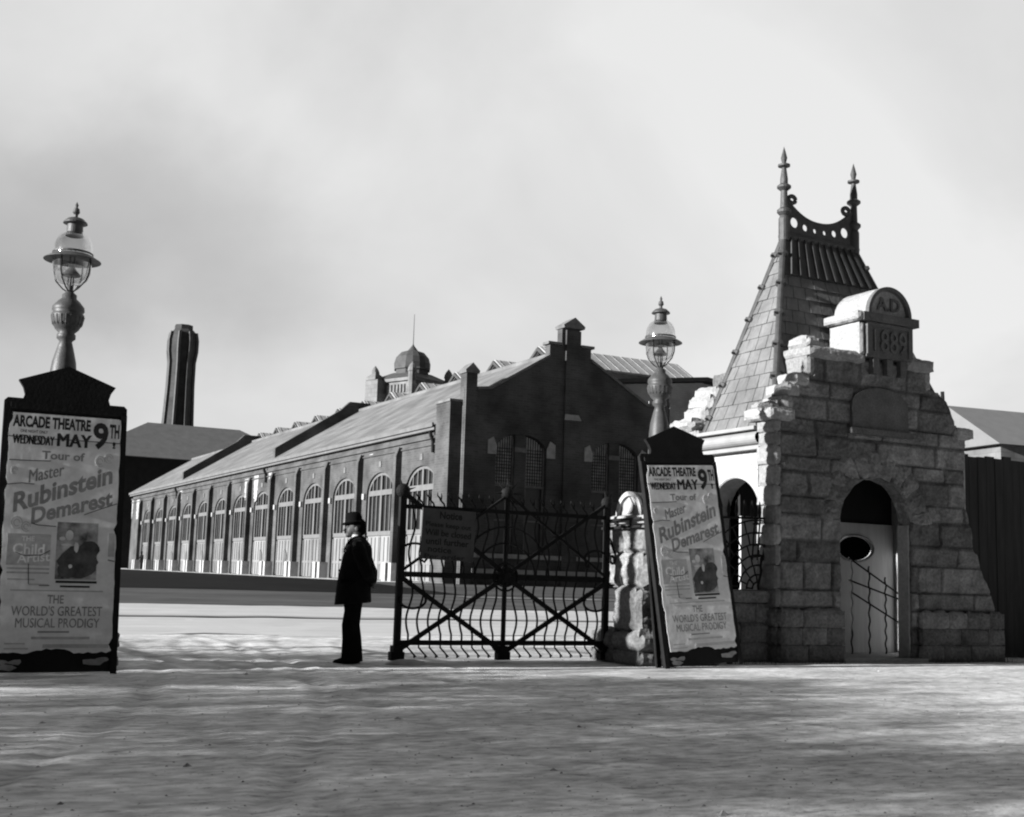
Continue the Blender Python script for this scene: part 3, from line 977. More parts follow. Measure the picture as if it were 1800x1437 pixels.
lathe(bm, [(.95, 19.3), (.9, 19.6), (0, 20.2)], -hw - .55, hw - .65, 4, rot=PI / 4)
tobj('stair_turret', bm, 'towerstone')
bm = bmesh.new()
box(bm, hw - .2, hw + 3.2, -hw + .5, hw + 2, 0, 18.0)
tobj('annexe', bm, 'towerstone')
bm = bmesh.new()
slab(bm, [(hw + .1, 18.01), (hw + 3.5, 18.01), (hw + .1, 19.3)], [], -hw + .2, hw + 2.2, lambda u, v, w_: (u, w_, v))
tobj('annexe_roof', bm, 'domeroof')

# ================================================================== CHIMNEY STACK + POWER HOUSE
ch = empty('chimney_stack', (38.4, 176, ZG), R(10), 'tall octagonal brick chimney with a swollen head rising above the hipped roof', 'chimney')
bm = bmesh.new()
lathe(bm, [(2.9, 0), (2.4, 14), (2.0, 21), (1.80, 26), (1.78, 29.4), (2.02, 31.0), (2.02, 32.6), (1.8, 33.8), (1.32, 34.3), (1.30, 34.9), (1.0, 34.9), (1.0, 33)], n=8, rot=R(8))
mkobj('shaft', bm, 'chimney', ch)
bm = bmesh.new()
for k in range(8):
    a = 2 * PI * k / 8 + R(8)
    pts = [(2.95, 0), (2.45, 14), (2.05, 21), (1.85, 26), (1.83, 29.4), (2.07, 31.0), (2.07, 32.6), (1.85, 33.8)]
    tube(bm, [(r * math.cos(a), r * math.sin(a), z) for r, z in pts], 0.26, 4)
mkobj('corner_ribs', bm, mat('pale_brick_rib', 0.085, 0.9, 0.2, 2), ch)
ph = empty('power_house', (38, 168, ZG), 0, 'dark building with a hipped slate roof below the tall chimney, left of the brick hall', 'building')
bm = bmesh.new()
box(bm, -14, 15.5, -7, 20, -.5, 14.4)
mkobj('wall', bm, 'darkwall', ph)
bm = bmesh.new()
for a, b, c, d in (((-15, -8.2, 14.2), (17, -8.2, 14.2), (7.4, 0.4, 19.6), (-5.2, 0.4, 19.6)), ((17, -8.2, 14.2), (17, 21, 14.2), (7.4, 12, 19.6), (7.4, .4, 19.6)), ((17, 21, 14.2), (-15, 21, 14.2), (-5.2, 12, 19.6), (7.4, 12, 19.6)), ((-15, 21, 14.2), (-15, -8.2, 14.2), (-5.2, .4, 19.6), (-5.2, 12, 19.6)), ((-5.2, .4, 19.6), (7.4, .4, 19.6), (7.4, 12, 19.6), (-5.2, 12, 19.6)), ((-15, -8.2, 14.2), (17, -8.2, 14.2), (17, 21, 14.2), (-15, 21, 14.2))):
    bm.faces.new([bm.verts.new(p) for p in (a, b, c, d)])
bmesh.ops.remove_doubles(bm, verts=bm.verts[:], dist=0.01)
mkobj('roof', bm, 'darkroof', ph)

# ================================================================== GATEHOUSE
gh = empty('stone_gatehouse', (13.0, 14.4, 0), 0, 'small rough stone gatehouse with arched doorway, stepped gable dated 1889 and steep slate roof', 'building')
def gobj(name, bm, m, par=gh, **k):
    o = mkobj(name, bm, m, par, **k)
    if par.type == 'EMPTY': o.matrix_parent_inverse = Matrix.Translation(-Vector(par.location))
    return o
GF = 13.3
def quarter(x0, z0, x1, z1, n=8):
    """convex quarter from the low outer point (x0,z0) to the high inner point (x1,z1)"""
    return [(x1 + (x0 - x1) * math.cos(PI / 2 * k / n), z0 + (z1 - z0) * math.sin(PI / 2 * k / n)) for k in range(n + 1)]
def gable_poly(base=True):
    left = [(11.21, 3.38), (11.36, 3.40)] + quarter(11.38, 3.5, 11.78, 4.04) + [(11.78, 4.36), (12.66, 4.36)]
    right = [(13.66, 4.36), (14.04, 4.36), (14.04, 4.08)] + quarter(14.62, 3.52, 14.04, 4.08)[::-1] + [(14.70, 3.40), (14.84, 3.38)]
    return left + [(12.7, 4.40), (13.62, 4.40)] + right
top = gable_poly()
front_poly = [(15.45, 0.0), (15.45, 0.72), (15.25, 1.2), (15.18, 1.25), (15.05, 1.62), (14.98, 1.65), (14.93, 2.0), (14.82, 2.3), (14.80, 3.0), (14.84, 3.38)]
outer = [(11.21, 0.0), (12.0, 0.0)] + front_poly[:] + top[::-1]
CRS = [0.0, 0.26, 0.50, 0.76, 1.02, 1.42, 1.70, 2.06, 2.32, 2.66, 2.88, 3.20, 3.42, 3.74, 3.98, 4.40]
hole = arch(12.31, 13.68, -0.05, 1.98, 2.66, 20)
FR = lambda u, v, w_: (u, GF + w_, v)
bm = bmesh.new()
rockwall(bm, outer, [hole], CRS, 0.22, FR, 0.03, 0.042, 3, wmin=.45, wmax=1.2, tones=(.6, 1.3))
gobj('front_wall', bm, 'rock')
# plinth
bm = bmesh.new()
for (xa, xb) in ((11.14, 12.30), (13.78, 15.5)):
    if xa > 12: gobj('plinth', bm, 'rock'); bm = bmesh.new()
    z = 0.0
    for z1 in (0.26, 0.50, 0.74):
        x = xa
        while x < xb - 0.05:
            x1 = min(xb, x + random.uniform(0.35, 0.8))
            if xb - x1 < 0.2: x1 = xb
            stone(bm, x, x1, GF - 0.13, GF - 0.012, z, z1, 0.028, 0.06)
            x = x1
        z = z1
gobj('plinth', bm, 'rock'); bm = bmesh.new()
for z0, z1 in ((0, .26), (.26, .5), (.5, .74)):
    stone(bm, 11.10, 11.195, GF - 0.05, GF + .45, z0, z1, 0.02, 0.06)
gobj('plinth', bm, 'rock')
# voussoirs round the door
bm = bmesh.new()
lay = bm.verts.layers.float.new('tone')
nv = 11
cx, cz = 12.995, 1.98
for k in range(nv):
    a0 = PI * k / nv + 0.012; a1 = PI * (k + 1) / nv - 0.012
    r1 = 1.06 + random.uniform(-.03, .08); r0 = 0.688
    tn = random.uniform(.8, 1.25)
    grid = {}
    NA, NR = 5, 7
    off = random.uniform(0, 99)
    for i in range(NA + 1):
        for j in range(NR + 1):
            a = a0 + (a1 - a0) * i / NA; r = r0 + (r1 - r0) * j / NR
            edge = i in (0, NA) or j in (0, NR)
            h = 0.012 if edge else 0.045 + 0.03 * noise.noise(Vector((i * .9, j * .9, off)))
            v = bm.verts.new((cx + r * math.cos(a), GF - h, cz + r * math.sin(a))); v[lay] = tn
            grid[i, j] = v
    back = {}
    for (i, j) in grid:
        if i in (0, NA) or j in (0, NR):
            p = grid[i, j].co; v = bm.verts.new((p.x, GF + 0.02 if j else GF + .2, p.z)); v[lay] = tn; back[i, j] = v
    for i in range(NA):
        for j in range(NR): bm.faces.new((grid[i, j], grid[i + 1, j], grid[i + 1, j + 1], grid[i, j + 1]))
    for i in range(NA):
        bm.faces.new((grid[i, 0], back[i, 0], back[i + 1, 0], grid[i + 1, 0]))
        bm.faces.new((grid[i, NR], grid[i + 1, NR], back[i + 1, NR], back[i, NR]))
    for j in range(NR):
        bm.faces.new((grid[0, j], grid[0, j + 1], back[0, j + 1], back[0, j]))
        bm.faces.new((grid[NA, j], back[NA, j], back[NA, j + 1], grid[NA, j + 1]))
gobj('door_arch', bm, 'rock')
# jambs of the doorway (smooth dressed)
bm = bmesh.new()
box(bm, 13.655, 13.70, GF + .02, GF + .23, 0.0, 2.0)
gobj('door_jamb', bm, 'dressed'); bm = bmesh.new()
box(bm, 12.29, 12.335, GF + .02, GF + .23, 0.0, 2.0)
gobj('door_jamb', bm, 'dressed')
# quoins of the left front corner, sunlight painted in as paler stone
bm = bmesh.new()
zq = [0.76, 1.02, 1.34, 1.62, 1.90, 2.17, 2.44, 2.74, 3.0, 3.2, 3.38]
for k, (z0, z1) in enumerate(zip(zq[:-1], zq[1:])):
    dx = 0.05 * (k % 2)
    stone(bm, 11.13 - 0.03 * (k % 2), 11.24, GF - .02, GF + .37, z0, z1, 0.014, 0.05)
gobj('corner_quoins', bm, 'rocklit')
# slabs and coping stones
bm = bmesh.new()
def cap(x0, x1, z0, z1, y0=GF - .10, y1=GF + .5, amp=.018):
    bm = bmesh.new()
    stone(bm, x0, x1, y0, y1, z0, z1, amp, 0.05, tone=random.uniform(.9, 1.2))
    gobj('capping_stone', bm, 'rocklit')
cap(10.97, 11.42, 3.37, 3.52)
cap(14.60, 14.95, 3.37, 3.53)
cap(11.68, 12.74, 4.33, 4.47)
cap(13.58, 14.13, 4.33, 4.50)
cap(11.70, 11.95, 4.46, 4.62, GF, GF + .4, .03)
cap(11.02, 11.22, 3.50, 3.60, GF, GF + .4, .03)
bm.free()
# thick rough stones on the left scroll so that it catches the sun
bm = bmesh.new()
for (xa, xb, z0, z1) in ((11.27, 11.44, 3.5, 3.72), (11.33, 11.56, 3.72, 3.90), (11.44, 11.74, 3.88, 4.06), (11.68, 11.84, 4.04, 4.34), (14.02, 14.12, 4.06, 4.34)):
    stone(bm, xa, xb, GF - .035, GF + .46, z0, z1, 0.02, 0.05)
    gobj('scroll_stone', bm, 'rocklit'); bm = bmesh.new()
bm.free()
# datestone block
bm = bmesh.new()
box(bm, 12.72, 13.62, GF - .14, GF + .5, 4.42, 4.94)
box(bm, 12.62, 13.72, GF - .20, GF + .56, 4.945, 5.07)
box(bm, 12.72, 12.80, GF - .165, GF - .142, 4.46, 4.93)
box(bm, 13.54, 13.62, GF - .165, GF - .142, 4.46, 4.93)
box(bm, 12.80, 13.54, GF - .165, GF - .142, 4.88, 4.93)
for x in (12.86, 13.13, 13.40):
    box(bm, x, x + .12, GF - .13, GF - .04, 4.18, 4.415)
ds = gobj('date_block', bm, 'carved')
bm = bmesh.new()
stone(bm, 12.60, 12.71, GF - .12, GF + .52, 4.44, 4.93, 0.012, 0.05, tone=1.2)
stone(bm, 12.52, 12.66, GF - .18, GF + .56, 4.95, 5.08, 0.012, 0.05, tone=1.2)
gobj('block_side', bm, 'rocklit', ds)
bm = bmesh.new()
cxd, rz_ = 13.17, 5.075
lay = bm.verts.layers.float.new('tone')
rows = []
for j in range(11):
    y = GF - .10 + 0.66 * j / 10
    row = []
    for k in range(17):
        a = PI * k / 16
        rr = 0.43 + 0.012 * noise.noise(Vector((k * .8, j * .9, 2)))
        v = bm.verts.new((cxd + rr * math.cos(a), y, rz_ + rr * math.sin(a))); v[lay] = 1.15; row.append(v)
    rows.append(row)
for a, b in zip(rows[:-1], rows[1:]):
    for k in range(16): bm.faces.new((a[k], a[k + 1], b[k + 1], b[k]))
bm.faces.new(rows[0]); bm.faces.new(rows[-1][::-1])
# side apron falling to the cap
for s in (-1, 1):
    pass
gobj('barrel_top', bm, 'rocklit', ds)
bm = bmesh.new()
slab(bm, archband(cxd - .43, cxd + .43, rz_, rz_ + .43, 0.055, 20), [], -.17, -.102, FR)
gobj('roundel_rim', bm, 'carved', ds)
bm = bmesh.new()
put_text(bm, 'A.D', FR, cxd - .22, cxd + .24, rz_ + .07, rz_ + .27, -.128, 0.02, depth=.026)
gobj('date_lettering', bm, 'carved', ds)
bm = bmesh.new()
put_text(bm, '1889', FR, 12.86, 13.50, 4.50, 4.84, -.17, 0.01, depth=.03)
gobj('date_lettering', bm, 'carved', ds)
# tablet over the door
bm = bmesh.new()
slab(bm, arch(12.50, 13.60, 3.36, 3.72, 3.98, 14), [], -.075, -.0, FR)
slab(bm, [(12.44, 3.27), (13.66, 3.27), (13.66, 3.355), (12.44, 3.355)], [], -.13, -.0, FR)
gobj('carved_tablet', bm, 'carved')
# left side wall with its arch, right wall, rear wall
SW = lambda u, v, w_: (11.30 + w_, u, v)
bm = bmesh.new()
slab(bm, [(13.70, 0), (15.15, 0), (15.15, 3.10), (13.70, 3.10)], [arch(13.82, 14.98, -.0 + .9, 2.03, 2.61, 20)], 0, 0.35, SW)
gobj('side_wall', bm, 'dressed')
bm = bmesh.new()
slab(bm, archband(13.82 - .27, 14.98 + .27, 2.03, 2.88, 0.26, 22), [], -.012, -.003, SW)
gobj('side_arch', bm, 'dressed')
bm = bmesh.new()
box(bm, 14.75, 15.1, 13.53, 15.2, 0, 3.15)
gobj('right_wall', bm, 'dressed')
bm = bmesh.new()
box(bm, 11.26, 11.62, 13.53, 13.695, 0, 3.35)
gobj('corner_backing', bm, 'dressed')
bm = bmesh.new()
rockwall(bm, [(11.1, 0), (15.0, 0)] + [(14.84, 3.38)] + top[::-1], [], CRS, 0.42, lambda u, v, w_: (u, 15.16 + w_, v), 0.05, 0.04, 9)
gobj('rear_wall', bm, 'rock')
bm = bmesh.new()
for (xa, xb, z0, z1) in ((10.98, 11.40, 3.38, 3.52), (11.24, 11.44, 3.52, 3.72), (11.33, 11.58, 3.72, 3.92), (11.44, 11.84, 3.90, 4.08), (11.06, 11.25, 2.9, 3.38)):
    stone(bm, xa, xb, 15.06, 15.62, z0, z1, 0.035, 0.05, tone=1.15)
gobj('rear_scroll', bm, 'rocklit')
# cornice and gutter of the left side
bm = bmesh.new()
box(bm, 11.17, 11.32, 13.70, 15.13, 2.985, 3.04)
box(bm, 11.08, 11.32, 13.70, 15.13, 3.26, 3.31)
rr = []
for y in (13.70, 15.13):
    rr.append([bm.verts.new((11.25 - 0.15 * math.cos(a), y, 3.15 + 0.105 * math.sin(a))) for a in [PI * (k / 10 - .5) for k in range(11)]])
for k in range(10): bm.faces.new((rr[0][k], rr[0][k + 1], rr[1][k + 1], rr[1][k]))
gobj('eave_cornice', bm, 'trim')
bm = bmesh.new()
tube(bm, [(11.24, 13.745, 3.1), (11.24, 13.745, 0.1)], 0.035, 8, up=Vector((1, 0, 0)))
gobj('downpipe', bm, 'iron')
# interior
bm = bmesh.new()
ell = [(13.93 + .37 * math.cos(2 * PI * k / 28), 1.68 + .19 * math.sin(2 * PI * k / 28)) for k in range(28)]
PW = lambda u, v, w_: (u, 14.70 + w_, v)
slab(bm, [(11.66, 0.02), (14.75, 0.02), (14.75, 2.08), (11.66, 2.08)], [ell], 0, .05, PW)
gobj('inner_partition', bm, 'inner')
bm = bmesh.new()
slab(bm, [(11.66, 2.085), (14.745, 2.085), (14.745, 3.09), (11.66, 3.09)], [], .03, .08, PW)
gobj('void_dark_panel', bm, 'darkwall')  # near-black panel standing in for the unlit void above the boards
bm = bmesh.new()
for k in range(28):
    pass
tube(bm, [(13.93 + .385 * math.cos(2 * PI * k / 28), 14.69, 1.68 + .205 * math.sin(2 * PI * k / 28)) for k in range(29)], 0.018, 6, cap=False)
gobj('oval_window_rim', bm, 'trim')
bm = bmesh.new()
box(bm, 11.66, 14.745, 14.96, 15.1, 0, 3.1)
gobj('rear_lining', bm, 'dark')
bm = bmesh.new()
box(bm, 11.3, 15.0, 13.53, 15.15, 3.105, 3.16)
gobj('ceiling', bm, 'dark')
bm = bmesh.new()
box(bm, 12.25, 13.85, GF - .16, GF + .3, 0.0, 0.075)
gobj('door_step', bm, 'dressed')
bm = bmesh.new()
box(bm, 11.66, 14.74, GF + .235, 14.69, 0.0, 0.06)
gobj('porch_floor', bm, 'dressed')
# roof
YR = 14.5
A = Vector((12.30, YR, 6.45)); B = Vector((13.77, YR, 6.45))
c1 = Vector((11.20, 13.42, 3.30)); c2 = Vector((14.88, 13.42, 3.30)); c3 = Vector((14.88, 15.15, 3.30)); c4 = Vector((11.20, 15.02, 3.30))
bm = bmesh.new()
vs = [bm.verts.new(p) for p in (A, B, c1, c2, c3, c4)]
for f in ((2, 3, 1, 0), (3, 4, 1), (4, 5, 0, 1), (5, 2, 0), (2, 5, 4, 3)): bm.faces.new([vs[i] for i in f])
rf = gobj('roof', bm, 'slate')
# slate courses laid as thin lapping sheets on the front and left slopes
def lap(a0, a1, b0, b1, rows, name):
    bm = bmesh.new()
    nrm = (a1 - a0).cross(b0 - a0).normalized()
    if nrm.z < 0: nrm = -nrm
    rnd = random.Random(len(name))
    for k in range(rows):
        t0 = k / rows; t1 = (k + 1) / rows
        pL0, pR0 = a0.lerp(b0, t0), a1.lerp(b1, t0)
        pL1, pR1 = a0.lerp(b0, t1), a1.lerp(b1, t1)
        wd = (pR0 - pL0).length
        n = max(1, int(wd / 0.23))
        sh = 0.5 * (k % 2)
        cuts = sorted({0.0, 1.0} | {(i + sh) / n for i in range(0 if sh else 1, n)})
        for s0, s1 in zip(cuts[:-1], cuts[1:]):
            g = 0.006 / max(wd, .1)
            q = rnd.uniform(-.004, .006)
            p = [pL0.lerp(pR0, s0 + g) + nrm * (.022 + q) - (pL1 - pL0) * .06, pL0.lerp(pR0, s1 - g) + nrm * (.022 + q) - (pL1 - pL0) * .06, pL1.lerp(pR1, s1 - g) + nrm * .006, pL1.lerp(pR1, s0 + g) + nrm * .006]
            v = [bm.verts.new(x) for x in p] + [bm.verts.new(x - nrm * .012) for x in p]
            bm.faces.new(v[:4])
            for i in range(4): bm.faces.new((v[i], v[(i + 1) % 4], v[4 + (i + 1) % 4], v[4 + i]))
    return gobj(name, bm, 'slates', rf)
M['slates'] = mat('slate_tiles', 0.11, 0.7, 0.3, 2.4, 0.3, 20, stretch=(1, 1, .6), grain=.12)
lap(c1, c2, A, B, 15, 'front_slates')
lap(c4, c1, A, A + Vector((.001, 0, 0)), 15, 'side_slates')
lap(c2, c3, B, B + Vector((.001, 0, 0)), 15, 'right_slates')
# ribbed lead skirt below the ridge
bm = bmesh.new()
nf = (c2 - c1).cross(A - c1).normalized()
if nf.z < 0: nf = -nf
a_ = A.lerp(c1, .215); b_ = B.lerp(c2, .215)
v = [bm.verts.new(p + nf * .035) for p in (A, B, b_, a_)]
bm.faces.new(v)
v2 = [bm.verts.new(p + nf * .005) for p in (A, B, b_, a_)]
for i in range(4): bm.faces.new((v[i], v[(i + 1) % 4], v2[(i + 1) % 4], v2[i]))
for k in range(1, 11):
    s = k / 11
    bar(bm, A.lerp(B, s) + nf * .05, a_.lerp(b_, s) + nf * .05, .05, .035)
gobj('ribbed_flashing', bm, mat('dull_lead', 0.05, 0.8, 0.3, 4, spec=.1), rf)
# hip rolls with collars
for a, b, nk in ((A, c1, 6), (A, c4, 6), (B, c2, 6), (B, c3, 6)):
    bm = bmesh.new()
    tube(bm, [a, b], 0.05, 10)
    for k in range(nk):
        t = 0.10 + 0.165 * k
        p = a.lerp(b, t); d = (b - a).normalized()
        tube(bm, [p - d * .05, p - d * .03, p + d * .02, p + d * .04], [.05, .085, .085, .05], 10)
        for q in range(1):
            tube(bm, [p + Vector((-.07, -.02, 0)), p + Vector((-.13, -.03, .0))], [.025, .01], 5)
    gobj('hip_roll', bm, 'greyiron', rf, smooth=False)
bm = bmesh.new()
tube(bm, [A + Vector((-.05, 0, .02)), B + Vector((.05, 0, .02))], 0.07, 10)
gobj('ridge_roll', bm, 'greyiron', rf)
# ridge cresting with round holes
top_c = [(13.70 - 1.34 * k / 20, 6.77 + 0.30 * abs(2 * k / 20 - 1) ** 2.2) for k in range(21)]
cout = [(12.36, 6.50), (13.70, 6.50)] + top_c
def circ(x, z, r, n=16): return [(x + r * math.cos(2 * PI * k / n), z + r * math.sin(2 * PI * k / n)) for k in range(n)]
hl = [circ(12.51, 6.72, .085), circ(12.73, 6.67, .058), circ(12.93, 6.65, .042), circ(13.13, 6.65, .042), circ(13.33, 6.67, .058), circ(13.55, 6.72, .085)]
bm = bmesh.new()
slab(bm, cout, hl, -.02, .02, lambda u, v, w_: (u, YR + w_, v))
slab(bm, [(12.36, 6.44), (13.70, 6.44), (13.70, 6.52), (12.36, 6.52)], [], -.05, .05, lambda u, v, w_: (u, YR + w_, v))
tube(bm, [(x, YR, z) for x, z in top_c], .03, 8)
for x, z in ((12.47, 7.09), (13.59, 7.09)):
    tube(bm, [(x + .07 * math.cos(t), YR, z + .055 * math.sin(t)) for t in [k * .5 for k in range(13)]], .035, 8)
gobj('ridge_cresting', bm, 'greyiron', rf)
for x in (12.31, 13.76):
    bm = bmesh.new()
    lathe(bm, [(.085, 6.40), (.085, 6.75), (.065, 6.80), (.11, 6.85), (.11, 6.89), (.06, 6.93), (.052, 7.20), (.11, 7.25), (.11, 7.28), (.06, 7.32), (.06, 7.40), (.035, 7.58), (.095, 7.60), (.095, 7.63), (.03, 7.65), (.05, 7.74), (.025, 7.84), (0, 7.93)], x, YR, 16)
    gobj('finial', bm, 'greyiron', rf, smooth=False)

wk = empty('railing_shadow_bars', (14.15, 14.35, .06), 0, 'dark bars and slanting rails added in place of railing shadows inside the gatehouse doorway', 'gate')  # solid bars added in place of the railing shadows on the boards
bm = bmesh.new()
for x, z0, z1 in ((13.52, .06, 1.48), (13.88, .06, 1.40), (14.22, .06, 1.24), (14.62, .06, 1.10)):
    tube(bm, [(x + .014 * math.sin(k * 1.25), 14.35, z0 + (z1 - z0) * k / 30) for k in range(31)], .014, 5)

o = gobj('wavy_shadow_bars', bm, 'iron', wk)
bm = bmesh.new()
for a, b in (((13.46, 1.52), (14.75, .86)), ((13.46, 1.18), (14.75, .84)), ((13.5, 1.0), (14.72, .44))):
    tube(bm, [(a[0], 14.35, a[1]), (b[0], 14.35, b[1])], .014, 5)
gobj('slanting_shadow_rails', bm, 'iron', wk)

# ================================================================== LOW WALL + FAN GRILLE
lw = empty('low_stone_wall', (10.5, 13.6, 0), 0, 'low rock-faced wall with a flat coping between the gate pier and the gatehouse', 'wall')
def wobj(name, bm, m, par, **k):
    o = mkobj(name, bm, m, par, **k)
    if par.type == 'EMPTY': o.matrix_parent_inverse = Matrix.Translation(-Vector(par.location))
    return o
bm = bmesh.new()
z = 0
for z1 in (.28, .55, .81):
    x = 9.85
    while x < 11.1:
        x1 = min(11.17, x + random.uniform(.3, .6))
        if 11.17 - x1 < .15: x1 = 11.17
        stone(bm, x, x1, 13.42, 13.8, z, z1, .025, .06)
        x = x1
        if x >= 11.16: break
    z = z1
wobj('wall_body', bm, 'rock', lw)
bm = bmesh.new()
stone(bm, 9.85, 11.2, 13.38, 13.84, .815, .985, .008, .12, tone=.95)
wobj('wall_coping', bm, 'rock', lw)
gr = empty('fan_grille', (10.5, 13.6, .985), 0, 'black iron grille of fanned bars on the low wall beside the gatehouse arch', 'grille')
bm = bmesh.new()
GY = 13.52
cxg, czg = 11.02, 1.0
radii = [.10, .20, .33, .47, .62, .78, .95, 1.12]
def xr(z): # wavy right boundary of the grille
    return 11.03 + .10 * (z - 1.0) + (0.14 * ((z - 1.0) / 1.1) ** 2)
for r in radii:
    pts = []
    for k in range(31):
        a = R(40) + R(140) * k / 30
        x, z_ = cxg + r * math.cos(a), czg + r * math.sin(a)
        if x > xr(z_) + .01 or z_ > 1.97 or x < 9.95: 
            if len(pts) > 1: tube(bm, pts, .013, 5)
            pts = []
            continue
        pts.append((x, GY, z_))
    if len(pts) > 1: tube(bm, pts, .013, 5)
for i, (r0, r1) in enumerate(zip(radii[:-1], radii[1:])):
    n = 3 + int(i * 1.3)
    for k in range(n + 1):
        a = R(60) + R(115) * (k + .5 * (i % 2)) / n
        p = Vector((cxg + r0 * math.cos(a), GY, czg + r0 * math.sin(a))); q = Vector((cxg + r1 * math.cos(a), GY, czg + r1 * math.sin(a)))
        if q.x < xr(q.z) and q.z < 1.98 and q.x > 9.95 and p.x < xr(p.z): tube(bm, [p, q], .012, 5)
tube(bm, [(xr(z_) + .012 * math.sin(z_ * 22), GY, z_) for z_ in rng(.985, 2.12, .04)], .018, 6)
bar(bm, (9.95, GY, 1.955), (11.2, GY, 1.985), .03, .03)
for z_ in (1.44, 1.60, 1.76, 1.90):
    tube(bm, [(10.93, GY, z_ + .0), (11.08, GY, z_ + .02), (xr(z_), GY, z_ + .02)], .011, 5)
for x in (10.94, 11.03, 11.13):
    tube(bm, [(x - .02, GY, 1.40), (x, GY, 1.7), (x + .03, GY, 2.02)], .013, 5)
for k in range(9):
    x = 10.10 + .135 * k
    tube(bm, [(x, GY, 1.97), (x, GY, 2.06), (x + .005, GY, 2.13), (x, GY, 2.22)], [.012, .028, .022, .003], 6)
for x in (9.97, ):
    bar(bm, (x, GY, .985), (x, GY, 2.0), .03)
wobj('grille_bars', bm, 'iron', gr)

# ================================================================== GATE PIERS (second one is a copy)
def make_pier():
    root = empty('gate_pier', (9.25, 13.4, 0), 0, 'sunlit rock-faced stone gate pier with a barrel-shaped top, half behind the right poster board', 'gate pier', 'stone piers at the gateway')
    bm = bmesh.new()
    zz = [0, .2, .42]
    for z0, z1 in zip(zz[:-1], zz[1:]):
        for ys in ((-.58, .0), (.0, .54)):
            for xs in ((-.66, -.05), (-.05, .56)):
                stone(bm, xs[0], xs[1], ys[0], ys[1], z0, z1, .04, .06, tone=random.uniform(.7, 1.0))
    mkobj('pier_base', bm, 'rock', root)
    bm = bmesh.new()
    zz = [.42, .98, 1.42, 1.78]
    for k, (z0, z1) in enumerate(zip(zz[:-1], zz[1:])):
        sp = -.16 if k % 2 else .10
        tp = (-.08, -.02, .02)[k]
        stone(bm, -.50 + tp, .50, -.46 - tp, sp, z0, z1, .045, .055, tone=random.uniform(1.0, 1.4), edge=.015)
        stone(bm, -.50 - tp, .50, sp, .42 + tp, z0, z1, .045, .055, tone=random.uniform(1.0, 1.4), edge=.015)
    mkobj('pier_shaft', bm, 'rock', root)
    bm = bmesh.new()
    stone(bm, -.54, .54, -.48, .44, 1.785, 1.90, .012, .07, tone=1.1)
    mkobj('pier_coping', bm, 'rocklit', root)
    bm = bmesh.new()
    lay = bm.verts.layers.float.new('tone')
    rows = []
    for j in range(9):
        x = -.46 + .92 * j / 8
        row = []
        for k in range(17):
            a = PI * k / 16
            r = .29 + .01 * noise.noise(Vector((j * .8, k * .7, 5)))
            v = bm.verts.new((x, -.05 + r * math.cos(a), 1.90 + r * 1.05 * math.sin(a))); v[lay] = 1.15; row.append(v)
        rows.append(row)
    for a, b in zip(rows[:-1], rows[1:]):
        for k in range(16): bm.faces.new((a[k], a[k + 1], b[k + 1], b[k]))
    bm.faces.new(rows[0][::-1]); bm.faces.new(rows[-1])
    bt_ = mkobj('barrel_top', bm, 'rocklit', root)
    bm = bmesh.new()
    for xs in ((-.50, -.462), (.462, .50)):
        slab(bm, archband(-.35, .25, 1.90, 2.215, .06, 16), [], xs[0], xs[1], lambda u, v, w_: (w_, u, v))
        mkobj('carved_end', bm, 'dressed', bt_); bm = bmesh.new()
        slab(bm, [(-.12, 1.93), (.02, 1.93), (.05, 2.03), (-.05, 2.14), (-.15, 2.03)], [], xs[0] + .012, xs[1], lambda u, v, w_: (w_, u, v))
        mkobj('carved_end', bm, 'dressed', bt_); bm = bmesh.new()
    bm.free()
    # straps let into the left face
    bm = bmesh.new()
    for z_ in (1.75, 1.85):
        bar(bm, (-.60, -.5, z_ - .0), (-.60, .42, z_ - .015), .03, .02)
    bar(bm, (-.56, -.2, 1.75), (-.56, -.2, 1.85), .02)
    bar(bm, (-.56, .12, 1.75), (-.56, .12, 1.85), .02)
    pts = [(-.57, .36, 1.74), (-.57, .24, 1.55), (-.57, .13, 1.40)]
    for k in range(13):
        a = R(0) - R(330) * k / 12
        rr_ = .075 - .004 * k
        pts.append((-.57, .20 - rr_ * math.cos(a), 1.34 + rr_ * math.sin(a)))
    tube(bm, pts, .018, 6, up=Vector((1, 0, 0)))
    tube(bm, [(-.60, .36, 1.20), (-.60, .36, .95)], .028, 6)
    tube(bm, [(-.60, .36, 1.0), (-.60, .10, 1.0)], .014, 6)
    mkobj('wall_strap', bm, 'iron', root)
    return root
pier = make_pier()

